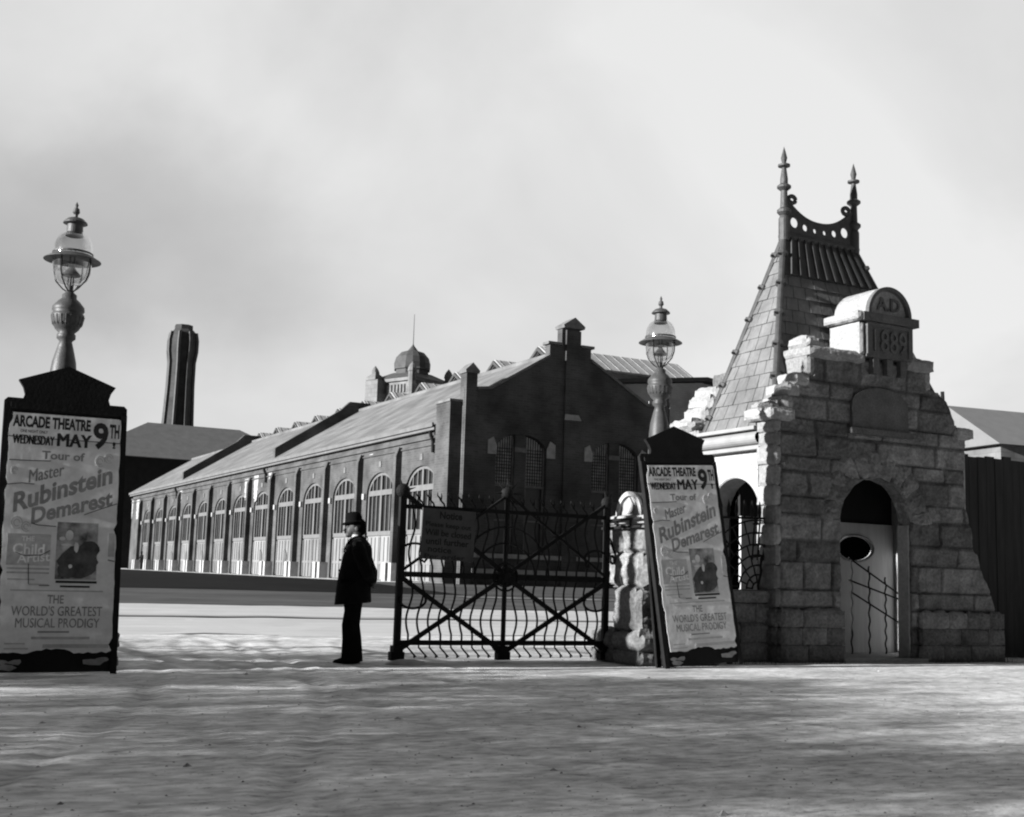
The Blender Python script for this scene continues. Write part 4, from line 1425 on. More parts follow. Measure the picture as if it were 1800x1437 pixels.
# ================================================================== GATE LAMPS
def make_lamp():
    root = empty('gate_lamp', (9.25, 13.4, 2.17), 0, 'glass street lantern on a turned iron column rising behind the right poster board', 'lamp', 'glass lanterns on the gate piers')
    bm = bmesh.new()
    lathe(bm, [(.19, 0), (.19, .08), (.155, .10), (.15, .45), (.135, .85), (.12, .98), (.085, 1.12), (.062, 1.20), (.095, 1.23), (.095, 1.27), (.08, 1.29), (.12, 1.33), (.155, 1.40), (.165, 1.46), (.165, 1.49), (.145, 1.50), (.165, 1.53), (.16, 1.57), (.11, 1.63), (.075, 1.66), (.075, 1.70), (.05, 1.72), (.03, 1.75), (.03, 1.80)], n=28)
    mkobj('column', bm, 'greyiron', root, smooth=True)
    bm = bmesh.new()
    for k in range(20):
        a = 2 * PI * k / 20
        tube(bm, [(.07 * math.cos(a), .07 * math.sin(a), 1.30), (.145 * math.cos(a), .145 * math.sin(a), 1.385), (.162 * math.cos(a), .162 * math.sin(a), 1.47)], .011, 5)
    mkobj('column_reeding', bm, 'greyiron', root)
    bm = bmesh.new()
    prof = [(.05, 1.81), (.12, 1.825), (.165, 1.87), (.19, 1.94), (.20, 2.03), (.20, 2.16), (.195, 2.22), (.185, 2.27), (.155, 2.33), (.10, 2.375), (.085, 2.38)]
    rings = []
    n = 28
    for r, z_ in prof: rings.append([bm.verts.new((r * math.cos(2 * PI * k / n), r * math.sin(2 * PI * k / n), z_)) for k in range(n)])
    for a, b in zip(rings[:-1], rings[1:]):
        for k in range(n): bm.faces.new((a[k], a[(k + 1) % n], b[(k + 1) % n], b[k]))
    mkobj('glass_globe', bm, 'glass', root, smooth=True)
    bm = bmesh.new()
    lathe(bm, [(.20, 2.13), (.29, 2.075), (.292, 2.068), (.2, 2.11)], n=32)
    tube(bm, [(.197 * math.cos(2 * PI * k / 24), .197 * math.sin(2 * PI * k / 24), 2.15) for k in range(25)], .012, 6, up=Vector((0, 0, 1)), cap=False)
    mkobj('brim', bm, 'greyiron', root)
    bm = bmesh.new()
    lathe(bm, [(.092, 2.34), (.085, 2.37), (.08, 2.46), (.08, 2.47), (.125, 2.475), (.122, 2.49), (.08, 2.53), (.02, 2.55), (.02, 2.575), (.038, 2.60), (.03, 2.64), (.012, 2.655), (.018, 2.68), (0, 2.72)], n=24)
    mkobj('vent_cap', bm, 'greyiron', root, smooth=False)
    bm = bmesh.new()
    for k in range(4):
        a = 2 * PI * k / 4 + .5
        c, s = math.cos(a), math.sin(a)
        tube(bm, [(r * c, r * s, z_) for r, z_ in ((.205, 2.12), (.21, 2.02), (.205, 1.94), (.17, 1.85), (.09, 1.77), (.025, 1.73))], .008, 5)
    for k in range(3):
        a = 2 * PI * k / 3
        tube(bm, [(.03 * math.cos(a), .03 * math.sin(a), 1.75), (.03 * math.cos(a), .03 * math.sin(a), 1.92)], .007, 4)
    mkobj('cage', bm, 'iron', root)
    bm = bmesh.new()
    lathe(bm, [(.07, 1.90), (.10, 1.91), (.05, 1.97), (.03, 2.0), (.03, 2.03)], n=16)
    for k in range(2):
        tube(bm, [((k - .5) * .05, 0, 2.0), ((k - .5) * .05, 0, 2.2)], .006, 4)
    mkobj('burner', bm, 'greyiron', root)
    return root
lamp = make_lamp()

# ================================================================== GATE LEAF
GL = 2.89
def make_gate():
    root = empty('iron_gate', (8.585, 13.6, 0), 0, 'wrought iron gate leaf with wavy bars and crossed braces, closed and carrying a notice', 'gate', 'the two wrought iron gate leaves')
    X = lambda u: -u        # u runs from the hinge stile leftwards
    bm = bmesh.new()
    for u in (0, GL):
        bar(bm, (X(u), 0, .10), (X(u), 0, 2.05), .075, .06)
        mkobj('stile', bm, 'iron', root); bm = bmesh.new()
    bm.free()
    bm = bmesh.new()
    for z_, h in ((.255, .06), (1.06, .065), (1.865, .05)):
        bar(bm, (X(.038), 0, z_), (X(GL - .038), 0, z_), h, .04)
        mkobj('rail', bm, 'iron', root); bm = bmesh.new()
    bm.free()
    bm = bmesh.new()
    hb = 1.478
    tube(bm, [(X(hb), 0, .1), (X(hb), 0, 2.08)], .03, 6)
    mkobj('middle_post', bm, 'iron', root)
    bm = bmesh.new()
    for a, b in (((.0, 1.03), (hb, .14)), ((.0, .16), (hb, 1.06)), ((GL, 1.03), (hb, .14)), ((GL, .16), (hb, 1.06)),
                 ((.0, 2.05), (hb, 1.09)), ((.0, 1.09), (hb, 2.08)), ((GL, 2.03), (hb, 1.09)), ((GL, 1.09), (hb, 2.08))):
        up_ = max(a[1], b[1]) > 1.2
        thin = .045 if up_ and not (a == (GL, 2.03)) else .055
        if up_ and (a[1] < 1.5): thin = .03
        bar(bm, (X(a[0]), -.022, a[1]), (X(b[0]), -.022, b[1]), thin, .03)
    mkobj('braces', bm, 'iron', root)
    bm = bmesh.new()
    def wavy(u, z0, z1, s):
        pts = []
        for k in range(25):
            t = k / 24; z_ = z0 + (z1 - z0) * t
            q = (z_ - z0) / (z1 - z0)
            wv = 0.0
            if .12 < q < .95: wv = math.sin((q - .12) / .83 * 2 * PI) * .035
            pts.append((X(u) + s * wv, .0, z_))
        tube(bm, pts, .0135, 5)
    n = 9
    for side in (0, 1):
        for k in range(1, n + 1):
            u = k * hb / (n + 1) if side == 0 else hb + k * (GL - hb) / (n + 1)
            s = 1 if side == 0 else -1
            wavy(u, .255, 1.06, s)
            wavy(u, 1.06, 1.865, s)
            # barbs below the bottom rail
            tube(bm, [(X(u), 0, .255), (X(u) + .0, 0, .20), (X(u) + .05, 0, .15), (X(u) + .085, 0, .115), (X(u) + .09, 0, .075)], .011, 5)
            tube(bm, [(X(u) + .085, 0, .115), (X(u) + .115, 0, .09)], .009, 5)
            # forked cresting
            tube(bm, [(X(u), 0, 1.865), (X(u) - .02, 0, 1.92), (X(u) - .07, 0, 1.965), (X(u) - .085, 0, 2.0)], .012, 5)
            tube(bm, [(X(u) - .06, 0, 1.957), (X(u) - .055, 0, 2.01), (X(u) - .06, 0, 2.05)], [.011, .009, .004], 5)
            tube(bm, [(X(u) - .078, 0, 1.985), (X(u) - .11, 0, 2.02), (X(u) - .11, 0, 2.06)], [.011, .009, .004], 5)
    mkobj('wavy_bars', bm, 'iron', root)
    bm = bmesh.new()
    for r in (.42, .62):
        tube(bm, [(X(hb) + r * math.cos(a), -.01, 1.06 + r * math.sin(a)) for a in [PI * k / 24 for k in range(25)]], .013, 5)
    for r in (.1, .17):
        tube(bm, [(X(hb) + r * math.cos(a), -.02, 1.06 + r * math.sin(a)) for a in [2 * PI * k / 20 for k in range(21)]], .013, 5, cap=False)
    def scroll(u, z_, s, t):
        pts = []
        for k in range(22):
            q = k / 21
            a = R(200) - R(230) * q
            rr_ = .17
            pts.append((X(u) + s * (.17 + rr_ * math.cos(a)), -.03, z_ + t * (.06 + .10 * math.sin(a))))
        pts += [(X(u) + s * .33, -.03, z_ - t * .02), (X(u) + s * .30, -.03, z_ - t * .06), (X(u) + s * .27, -.03, z_ - t * .04)]
        tube(bm, pts, .016, 5)
    scroll(GL, 1.27, 1, 1); scroll(0, 1.27, -1, 1)
    scroll(GL, .82, 1, -1); scroll(0, .82, -1, -1)
    mkobj('scrollwork', bm, 'iron', root)
    bm = bmesh.new()
    tube(bm, [(X(hb), -.05, 1.06), (X(hb), .05, 1.06)], .125, 20, up=Vector((0, 0, 1)))
    tube(bm, [(X(hb), -.075, 1.06), (X(hb), -.048, 1.06)], [.05, .09], 12, up=Vector((0, 0, 1)))
    for k in range(8):
        a = 2 * PI * k / 8
        tube(bm, [(X(hb) + .09 * math.cos(a), -.065, 1.06 + .09 * math.sin(a)), (X(hb) + .09 * math.cos(a), -.045, 1.06 + .09 * math.sin(a))], .022, 6, up=Vector((0, 0, 1)))
    mkobj('centre_boss', bm, 'iron', root)
    bm = bmesh.new()
    for u, z_, r in ((0, 2.06, .085), (GL, 2.05, .09), (hb, 2.10, .085)):
        for rr_ in (r,):
            prof_ = [(0, -r * .7)] + [(rr_ * math.sin(PI * k / 8), -rr_ * .7 * math.cos(PI * k / 8)) for k in range(1, 8)] + [(0, r * .7)]
            rings = []
            tmp = bmesh.new()
            lathe(tmp, prof_, n=16)
            mt = Matrix.Translation((X(u), 0, z_)) @ Matrix.Rotation(PI / 2, 4, 'X')
            mpv = {v: bm.verts.new(mt @ v.co) for v in tmp.verts}
            for f_ in tmp.faces: bm.faces.new([mpv[v] for v in f_.verts])
            tmp.free()
        for k in range(8):
            a = 2 * PI * k / 8 + (.3 if u != hb else 0)
            if u != hb and k not in (0, 1, 2): continue
            l = .20 if u == hb else .17
            tube(bm, [(X(u) + r * .8 * math.cos(a), 0, z_ + r * .8 * math.sin(a)), (X(u) + l * math.cos(a), 0, z_ + l * math.sin(a))], [.016, .003], 5)
        mkobj('rosette', bm, 'iron', root); bm = bmesh.new()
    bm.free()
    bm = bmesh.new()
    for u in (0, GL, hb):
        box(bm, X(u) - .085, X(u) + .085, -.05, .05, .05, .15)
        box(bm, X(u) - .06, X(u) + .06, -.06, .06, .15, .22)
        mkobj('foot_block', bm, 'iron', root); bm = bmesh.new()
    bm.free()
    return root
gate = make_gate()

# notice hung on the gate
nb = empty('notice_board', (6.276, 13.53, 1.545), R(0), 'dark square notice with handwritten lines hung on the left of the closed gate', 'sign')
nb.rotation_euler = (0, R(1.5), 0)
bm = bmesh.new()
box(bm, -.355, .355, -.012, .012, -.305, .305)
mkobj('panel', bm, 'sign', nb)
bm = bmesh.new()
NF = lambda u, v, w_: (u, -.0125 + w_, v)
put_text(bm, 'Notice', NF, -.13, .17, .185, .275, -.003, .03, shear=.0)
mkobj('lettering', bm, 'signink', nb); bm = bmesh.new()
put_text(bm, 'Please keep out', NF, -.31, .30, .075, .15, -.003, .02, rise=-.02)
mkobj('lettering', bm, 'signink', nb); bm = bmesh.new()
put_text(bm, 'Will be closed', NF, -.31, .30, -.015, .06, -.003, .02, rise=-.02)
mkobj('lettering', bm, 'signink', nb); bm = bmesh.new()
put_text(bm, 'until further', NF, -.29, .28, -.125, -.045, -.003, .02, rise=-.01)
mkobj('lettering', bm, 'signink', nb); bm = bmesh.new()
put_text(bm, 'notice', NF, -.26, .05, -.215, -.145, -.003, .02, rise=-.01)
mkobj('lettering', bm, 'signink', nb); bm = bmesh.new()
put_text(bm, 'Per order', NF, -.30, .24, -.295, -.24, -.003, .01)
mkobj('lettering', bm, 'signink', nb)

# ================================================================== POSTER BOARDS
def make_board(root, rollpoly=0.0, full=True):
    """local frame: u across, v up along the face, -y towards the viewer"""
    Wd = 1.17; Hs = 2.70
    fn = lambda u, v, w_: (u, w_, v)
    h = Wd / 2
    out_ = [(-h, .04), (h, .04), (h, Hs - .03), (h - .03, Hs), (h - .17, Hs), (h - .185, Hs + .05), (h - .165, Hs + .12), (h - .12, Hs + .19), (.0, Hs + .37), (-h + .12, Hs + .19), (-h + .165, Hs + .12), (-h + .185, Hs + .05), (-h + .17, Hs), (-h + .03, Hs), (-h, Hs - .03)]
    bm = bmesh.new()
    slab(bm, out_, [], 0, .05, fn)
    for s in (-1, 1):
        slab(bm, [(s * h, .0), (s * (h - .06), .0), (s * (h - .06), Hs - .1), (s * h, Hs - .1)], [], -.018, -.001, fn)
    slab(bm, [(-h + .06, Hs - .12), (h - .06, Hs - .12), (h - .06, Hs - .05), (-h + .06, Hs - .05)], [], -.018, -.001, fn)
    mkobj('board', bm, 'board', root)
    bm = bmesh.new()
    for s in (-1, 1):
        bar(bm, (s * (h - .04), .06, 2.0), (s * (h - .04), .20, .02), .06, .05)
        mkobj('leg', bm, 'board', root); bm = bmesh.new()
    bm.free()
    # paper with ragged edges
    rnd = random.Random(4)
    pl, pr, pb, pt = -h + .055, h - .055, .215, 2.545
    pts = []
    for k in range(40):
        v = pt - (pt - pb) * k / 39
        pts.append((pl + rnd.uniform(0, .012) + (.03 if k < 2 else 0) + (.03 * max(0, (k - 24)) / 15 if k < 39 else .03) + (.02 if k in (12, 26, 31) else 0), v))
    for k in range(1, 24):
        u = pl + .04 + (pr - pl - .05) * k / 24
        pts.append((u, pb + rnd.uniform(-.012, .02) + (.035 if 7 < k < 15 else 0)))
    for k in range(40):
        v = pb + .02 + (pt - pb - .02) * k / 39
        pts.append((pr - rnd.uniform(0, .008) - (.025 if k in (1, 20) else 0), v))
    pts.append((pr - .03, pt + .006))
    bm = bmesh.new()
    slab(bm, pts, [], -.023, -.019, fn)
    po = mkobj('poster', bm, 'paper', root)
    T = lambda a, b: (pl + (pr - pl) * a, pt - (pt - pb) * b)
    def tx(bm, body, a0, a1, b0, b1, bold=0.0, rise=0, arc=0, shear=0):
        (u0, v1), (u1, v0) = T(a0, b0), T(a1, b1)
        put_text(bm, body, fn, u0, u1, v0, v1, -.0245, bold, rise, arc, shear)
    bm = bmesh.new()
    tx(bm, 'ARCADE THEATRE', .03, .72, .010, .062, .045)
    mkobj('headline_lettering', bm, 'ink', po); bm = bmesh.new()
    tx(bm, 'ONE NIGHT ONLY', .10, .34, .072, .085, .02)
    mkobj('headline_lettering', bm, 'ink', po); bm = bmesh.new()
    tx(bm, 'WEDNESDAY', .04, .40, .095, .135, .035)
    mkobj('headline_lettering', bm, 'ink', po); bm = bmesh.new()
    tx(bm, 'MAY', .43, .73, .078, .135, .06)
    mkobj('headline_lettering', bm, 'ink', po); bm = bmesh.new()
    tx(bm, '9', .745, .885, .018, .138, .035)
    mkobj('headline_lettering', bm, 'ink', po); bm = bmesh.new()
    tx(bm, 'TH', .895, .985, .022, .085, .04)
    tx(bm, '!', .925, .955, .10, .13, .04)
    mkobj('headline_lettering', bm, 'ink', po)
    bm = bmesh.new()
    tx(bm, 'Tour of', .30, .68, .158, .195, .03)
    mkobj('name_lettering', bm, 'ink2', po); bm = bmesh.new()
    tx(bm, 'Master', .20, .50, .245, .30, .02, rise=.09)
    mkobj('name_lettering', bm, 'ink2', po); bm = bmesh.new()
    tx(bm, 'Rubinstein', .08, .94, .345, .43, .035, rise=.34)
    mkobj('name_lettering', bm, 'ink2', po); bm = bmesh.new()
    tx(bm, 'Demarest', .24, .95, .405, .475, .035, rise=.22)
    mkobj('name_lettering', bm, 'ink2', po); bm = bmesh.new()
    tx(bm, 'THE', .42, .56, .765, .80, .02)
    mkobj('name_lettering', bm, 'ink2', po); bm = bmesh.new()
    tx(bm, "WORLD'S GREATEST", .12, .90, .81, .85, .008)
    mkobj('name_lettering', bm, 'ink2', po); bm = bmesh.new()
    tx(bm, 'MUSICAL PRODIGY', .16, .88, .86, .898, .008)
    for a0, a1, b0 in ((.35, .62, .912),):
        (u0, v1), (u1, v0) = T(a0, b0), T(a1, b0 + .007)
        box(bm, u0, u1, -.0262, -.0245, v0, v1)
    for rr_ in ((.14, .36, .475, .49), (.5, .8, .945, .953)):
        pass
    mkobj('name_lettering', bm, 'ink2', po)
    bm = bmesh.new()
    for a0, a1, b0, b1 in ((.05, .42, .515, .645), (.06, .42, .655, .662), (.06, .42, .672, .679), (.93, .985, .50, .60), (.07, .30, .70, .706), (.25, .42, .72, .725), (.30, .80, .935, .945), (.40, .97, .965, .98), (.08, .25, .96, .965), (.08, .28, .98, .985), (.1, .9, .745, .75)):
        (u0, v1), (u1, v0) = T(a0, b0), T(a1, b1)
        box(bm, u0, u1, -.0262, -.0245, v0, v1)
        mkobj('halftone_panel', bm, 'ink3', po); bm = bmesh.new()
    for cx_, cy_, r in ((.82, .19, .045), (.90, .175, .04), (.07, .25, .03), (.12, .47, .05), (.20, .485, .04)):
        u, v = T(cx_, cy_)
        for q in (1.0, .55):
            tube(bm, [(u + r * q * math.cos(k * .6), -.024, v + r * q * 1.2 * math.sin(k * .6)) for k in range(10)], .004, 4)
        mkobj('ornament', bm, 'ink3', po); bm = bmesh.new()
    bm.free()
    bm = bmesh.new()
    def tx2(body, a0, a1, b0, b1, bold, rise=0):
        (u0, v1), (u1, v0) = T(a0, b0), T(a1, b1)
        put_text(bm, body, fn, u0, u1, v0, v1, -.0275, bold, rise)
    tx2('THE', .17, .28, .525, .545, .02)
    mkobj('white_lettering', bm, 'paper', po); bm = bmesh.new()
    tx2('Child', .10, .37, .555, .60, .02, .0)
    mkobj('white_lettering', bm, 'paper', po); bm = bmesh.new()
    tx2('Artist', .14, .42, .60, .638, .015, .03)
    mkobj('white_lettering', bm, 'paper', po)
    # portrait print: dark oval figure seated, pale face and collar
    bm = bmesh.new()
    def blob(bm, a, b, ra, rb, w_, n=22, jag=.06):
        u, v = T(a, b)
        bm.faces.new([bm.verts.new((u + ra * math.cos(2 * PI * k / n) * (1 + rnd.uniform(-jag, jag)), w_, v + rb * math.sin(2 * PI * k / n) * (1 + rnd.uniform(-jag, jag)))) for k in range(n)])
    (u0, v1), (u1, v0) = T(.47, .46), T(.87, .70)
    box(bm, u0, u1 - .04, -.0262, -.0245, v0, v1)
    pr_ = mkobj('portrait', bm, mat('portrait_print', 0.22, 0.9, 0.9, 7), po)
    bm = bmesh.new()
    blob(bm, .67, .625, .19, .15, -.027, 22, .1)
    blob(bm, .76, .575, .095, .09, -.0272, 18, .08)
    blob(bm, .60, .66, .12, .08, -.0274, 18, .1)
    mkobj('dark_coat', bm, 'photo_d', pr_)
    bm = bmesh.new()
    blob(bm, .58, .515, .036, .052, -.029, 16, .05)
    blob(bm, .645, .565, .022, .05, -.0292, 12, .1)
    blob(bm, .56, .555, .05, .012, -.0294, 12, .1)
    blob(bm, .60, .645, .018, .02, -.0296, 10, .1)
    blob(bm, .52, .53, .03, .02, -.0288, 10, .1)
    mkobj('pale_face', bm, 'photo_l', pr_)
    bm = bmesh.new()
    for a0, a1, b0, b1 in ((.48, .84, .705, .715), (.52, .78, .725, .733)):
        (u0, v1), (u1, v0) = T(a0, b0), T(a1, b1)
        box(bm, u0, u1, -.0262, -.0245, v0, v1)
        mkobj('caption', bm, 'ink', po); bm = bmesh.new()
    # tears and creases
    for pp in ([(.0, .105), (.15, .108), (.5, .106), (.995, .104)], [(.02, .205), (.2, .204), (.38, .203)], [(.01, .31), (.14, .303), (.25, .305)], [(.25, .47), (.30, .478), (.46, .479)], [(.70, .425), (.85, .395), (.99, .37)], [(.12, .59), (.2, .605), (.34, .60), (.42, .58)], [(.24, .64), (.25, .72)], [(.34, .728), (.43, .727)], [(.93, .615), (.99, .62)]):
        q = [T(*p_) for p_ in pp]
        tube(bm, [(p_[0], -.024, p_[1] + rnd.uniform(-.004, .004)) for p_ in q], .005, 4)
        mkobj('tear', bm, 'ink', po); bm = bmesh.new()
    bm.free()
    # torn scraps along the foot
    bm = bmesh.new()
    for (u, v, s) in ((-.42, .08, .08), (-.34, .13, .07), (.36, .13, .09), (.45, .15, .06), (-.45, .13, .05)):
        n = 7
        bm.faces.new([bm.verts.new((u + s * math.cos(2 * PI * k / n) * rnd.uniform(.6, 1.3), -.02, v + .4 * s * math.sin(2 * PI * k / n) * rnd.uniform(.6, 1.3))) for k in range(n)])
        mkobj('torn_scrap', bm, 'ink2', root); bm = bmesh.new()
    bm.free()
    return root
bR = empty('poster_board', (9.30, 12.47, .0), 0, 'tilted black poster board leaning at the right gate pier, covered with a torn theatre poster', 'poster board', 'black boards with theatre posters at the gateway')
make_board(bR)

def set_frame(o, origin, U, V):
    U = Vector(U).normalized(); V = Vector(V); V = (V - U * V.dot(U)).normalized(); Nn = U.cross(V)
    # local x = U, local z = V, local y = V x U ... away from viewer
    Yl = V.cross(U)
    o.matrix_world = Matrix(((U.x, Yl.x, V.x, origin[0]), (U.y, Yl.y, V.y, origin[1]), (U.z, Yl.z, V.z, origin[2]), (0, 0, 0, 1)))

bL = copy_tree(bR)
bL['label'] = 'upright black poster board in front of the left gate pier, at the left edge'
set_frame(bR, (9.335, 12.47, 0.03), (.998, 0, .062), (-.05, .147, .99))
set_frame(bL, (1.715, 12.47, 0.0), (1, 0, 0.004), (.0, .147, .989))

# left pier, lamp and open gate leaf
p2 = copy_tree(pier); p2.location = (1.71, 13.45, 0); p2.rotation_euler = (0, 0, PI)
p2['label'] = 'shaded rock-faced stone gate pier behind the left poster board'
l2 = copy_tree(lamp); l2.location = (1.71, 13.4, 2.17); l2.rotation_euler = (0, 0, .4)
l2['label'] = 'glass street lantern on a turned iron column rising behind the left poster board'
g2 = copy_tree(gate); g2.location = (2.36, 13.75, 0); g2.rotation_euler = (0, 0, R(-83))
g2['label'] = 'wrought iron gate leaf swung open behind the left pier, mostly hidden by its poster board'

# ================================================================== STOP STONE
bm = bmesh.new()
lathe(bm, [(.30, -.05), (.28, .02), (.2, .06), (.1, .08), (0, .085)], 0, 0, 14, squash=.7)
for v in bm.verts: v.co += Vector((noise.noise(v.co * 9), noise.noise(v.co * 9 + Vector((5, 5, 5))), 0)) * .02
o = mkobj('stop_stone', bm, 'shadestone', smooth=True); o.location = (5.72, 13.32, 0)
tag(o, 'low pale rounded stone on the ground under the free end of the closed gate', 'stone')

# ================================================================== MAN
man = empty('person', (5.13, 13.62, 0), math.atan2(.468, -.883), 'man in bowler hat and dark coat standing beside the gate, hands behind his back', 'person')
def ring_loft(bm, rings, n=20, capb=True, capt=True):
    """rings: (cx, cy, z, rx, ry[, power])"""
    rs = []
    for rg in rings:
        cx_, cy_, z_, rx, ry = rg[:5]
        tilt = rg[5] if len(rg) > 5 else 0
        rs.append([bm.verts.new((cx_ + rx * math.cos(2 * PI * k / n), cy_ + ry * math.sin(2 * PI * k / n), z_ + tilt * math.cos(2 * PI * k / n))) for k in range(n)])
    for a, b in zip(rs[:-1], rs[1:]):
        for k in range(n): bm.faces.new((a[k], a[(k + 1) % n], b[(k + 1) % n], b[k]))
    if capb: bm.faces.new(rs[0][::-1])
    if capt: bm.faces.new(rs[-1])
def ball(bm, c, r, sx=1, sy=1, sz=1):
    t = bmesh.new()
    bmesh.ops.create_uvsphere(t, u_segments=16, v_segments=10, radius=r)
    mp_ = {v: bm.verts.new((c[0] + v.co.x * sx, c[1] + v.co.y * sy, c[2] + v.co.z * sz)) for v in t.verts}
    for f in t.faces: bm.faces.new([mp_[v] for v in f.verts])
    t.free()
def remesh(bm, voxel, name, m, parent, sm=2):
    me = bpy.data.meshes.new(name); bmesh.ops.recalc_face_normals(bm, faces=bm.faces[:]); bm.to_mesh(me); bm.free()
    ob = bpy.data.objects.new(name, me); COL.objects.link(ob)
    md = ob.modifiers.new('r', 'REMESH'); md.mode = 'VOXEL'; md.voxel_size = voxel
    s = ob.modifiers.new('s', 'SMOOTH'); s.iterations = sm; s.factor = .5
    return applied(ob, name, m, parent)
# body (head, neck, arms, hands, legs): one surface.  forward = +x, left = +y
bm = bmesh.new()
hd = Vector((.075, 0, 1.58))
ball(bm, (.045, 0, 1.60), .098, 1.02, .80, 1.08)           # skull
ball(bm, (.10, 0, 1.545), .07, .9, .78, 1.15)              # face
ball(bm, (.135, 0, 1.492), .034, 1.0, .95, .9)             # chin
tube(bm, [(.158, 0, 1.592), (.180, 0, 1.566), (.192, 0, 1.545), (.170, 0, 1.535)], [.010, .013, .016, .010], 8)   # nose
tube(bm, [(.152, -.022, 1.513), (.168, 0, 1.512), (.152, .022, 1.513)], [.006, .010, .006], 8)  # lips
tube(bm, [(.135, -.04, 1.607), (.157, 0, 1.609), (.135, .04, 1.607)], .011, 8)   # brow
for s in (-1, 1):
    ball(bm, (.030, s * .080, 1.565), .030, .75, .35, 1.1)
    ball(bm, (.143, s * .030, 1.588), .011)
for v in bm.verts: v.co.x -= .045
tube(bm, [(.0, 0, 1.55), (-.02, 0, 1.44), (-.03, 0, 1.36)], [.058, .060, .08], 14)
tube(bm, [(-.03, 0, 1.38), (-.03, 0, 1.2), (.0, 0, 1.0), (.0, 0, .86)], [.14, .15, .14, .14], 16)
for s in (-1, 1):
    tube(bm, [(-.03, s * .13, 1.40), (-.05, s * .20, 1.34), (-.14, s * .235, 1.10), (-.155, s * .23, 1.07), (-.19, s * .10, .985), (-.20, s * .04, .96)], [.055, .055, .042, .040, .032, .028], 12)
    tube(bm, [(.0, s * .08, .9), (.0, s * .09, .5), (-.02, s * .09, .08)], [.08, .055, .042], 12)
    # palm and fingers, clasped low behind the back
    hx, hy, hz = -.215, s * .015, .935
    ball(bm, (hx, hy, hz), .04, .5, .9, 1.05)
    for q in range(4):
        ln = (.055, .065, .06, .048)[q]
        y0 = hy - s * .03 + s * .0
        z0 = hz + .028 - q * .019
        tube(bm, [(hx - .005, y0, z0), (hx - .022, y0 - s * ln * .5, z0 - .012), (hx - .010, y0 - s * ln, z0 - .028)], [.0095, .009, .007], 7)
    tube(bm, [(hx + .005, hy + s * .01, hz + .03), (hx - .02, hy - s * .015, hz + .052), (hx - .02, hy - s * .04, hz + .05)], [.011, .010, .008], 7)
remesh(bm, .0055, 'body', 'skin', man, 3)
# hair under the hat
bm = bmesh.new()
ball(bm, (.022, 0, 1.605), .104, .88, .84, .92)
ball(bm, (-.012, 0, 1.555), .075, .8, .85, .9)
tube(bm, [(.165, -.025, 1.521), (.182, 0, 1.520), (.165, .025, 1.521)], [.006, .011, .006], 8)
for v in bm.verts: v.co.x -= .045
remesh(bm, .008, 'hair', 'hat', man, 2)
# bowler hat, tipped forward
bm = bmesh.new()
lathe(bm, [(.108, -.012), (.135, -.004), (.150, .008), (.150, .016), (.132, .008), (.112, .004), (.110, .03), (.110, .075), (.100, .105), (.075, .130), (.035, .143), (0, .146)], 0, 0, 28, squash=.84)
for v in bm.verts:
    v.co.z -= .018 * math.cos(2 * math.atan2(v.co.y, v.co.x)) * (v.co.xy.length / .15) ** 3 if v.co.xy.length > .115 else 0
ht = mkobj('bowler_hat', bm, 'hat', man, smooth=True)
ht.location = (.035, 0, 1.630); ht.rotation_euler = (0, R(4), 0); ht.scale = (0.92, 0.98, 0.97)
bm = bmesh.new()
lathe(bm, [(.1125, .006), (.1125, .030), (.110, .032)], 0, 0, 28, squash=.84)
mkobj('hat_band', bm, 'black', ht)
# coat
bm = bmesh.new()
ring_loft(bm, [(.00, 0, .70, .215, .235, -.02), (.0, 0, .74, .212, .235, -.02), (.0, 0, .90, .20, .225), (-.005, 0, 1.02, .19, .205), (-.015, 0, 1.14, .178, .20), (-.03, 0, 1.26, .172, .205), (-.048, 0, 1.35, .145, .20), (-.050, 0, 1.40, .115, .155), (-.045, 0, 1.44, .085, .10), (-.035, 0, 1.475, .070, .075)], 28)
for s in (-1, 1):
    tube(bm, [(-.045, s * .135, 1.375), (-.070, s * .205, 1.31), (-.145, s * .245, 1.12), (-.18, s * .24, 1.06), (-.205, s * .12, 1.0), (-.215, s * .06, .965)], [.070, .082, .074, .072, .058, .048], 14)
remesh(bm, .011, 'coat', 'black', man, 3)
# coat details: lapel, collar, pocket flap, back vent
bm = bmesh.new()
tube(bm, [(-.085, 0, 1.475), (-.06, .06, 1.478), (.0, .075, 1.468), (.055, .05, 1.445), (.10, .02, 1.38), (.135, .01, 1.30)], [.012, .014, .014, .014, .014, .006], 8)
tube(bm, [(-.085, 0, 1.475), (-.06, -.06, 1.478), (.0, -.075, 1.468), (.055, -.05, 1.445), (.10, -.02, 1.38), (.135, -.01, 1.30)], [.012, .014, .014, .014, .014, .006], 8)
for s in (-1, 1):
    mkobj('coat_trim', bm, 'hat', man, smooth=True); bm = bmesh.new()
    box(bm, -.02, .12, s * .222 - .006, s * .222 + .006, .93, .98)
for z_ in (1.20, 1.08, .96):
    mkobj('coat_trim', bm, 'hat', man, smooth=True); bm = bmesh.new()
    ball(bm, (.17 + (1.2 - z_) * .06, .02, z_), .012)
mkobj('coat_trim', bm, 'hat', man, smooth=True)
bm = bmesh.new()
ring_loft(bm, [(-.012, 0, 1.452, .064, .064), (-.004, 0, 1.50, .060, .060)], 20, False, False)
ball(bm, (.072, 0, 1.425), .022, .6, 1.2, 1.2)
ball(bm, (.125, .055, 1.30), .013, .8, 1, 1)
mkobj('shirt_collar', bm, 'shirt', man)
bm = bmesh.new()
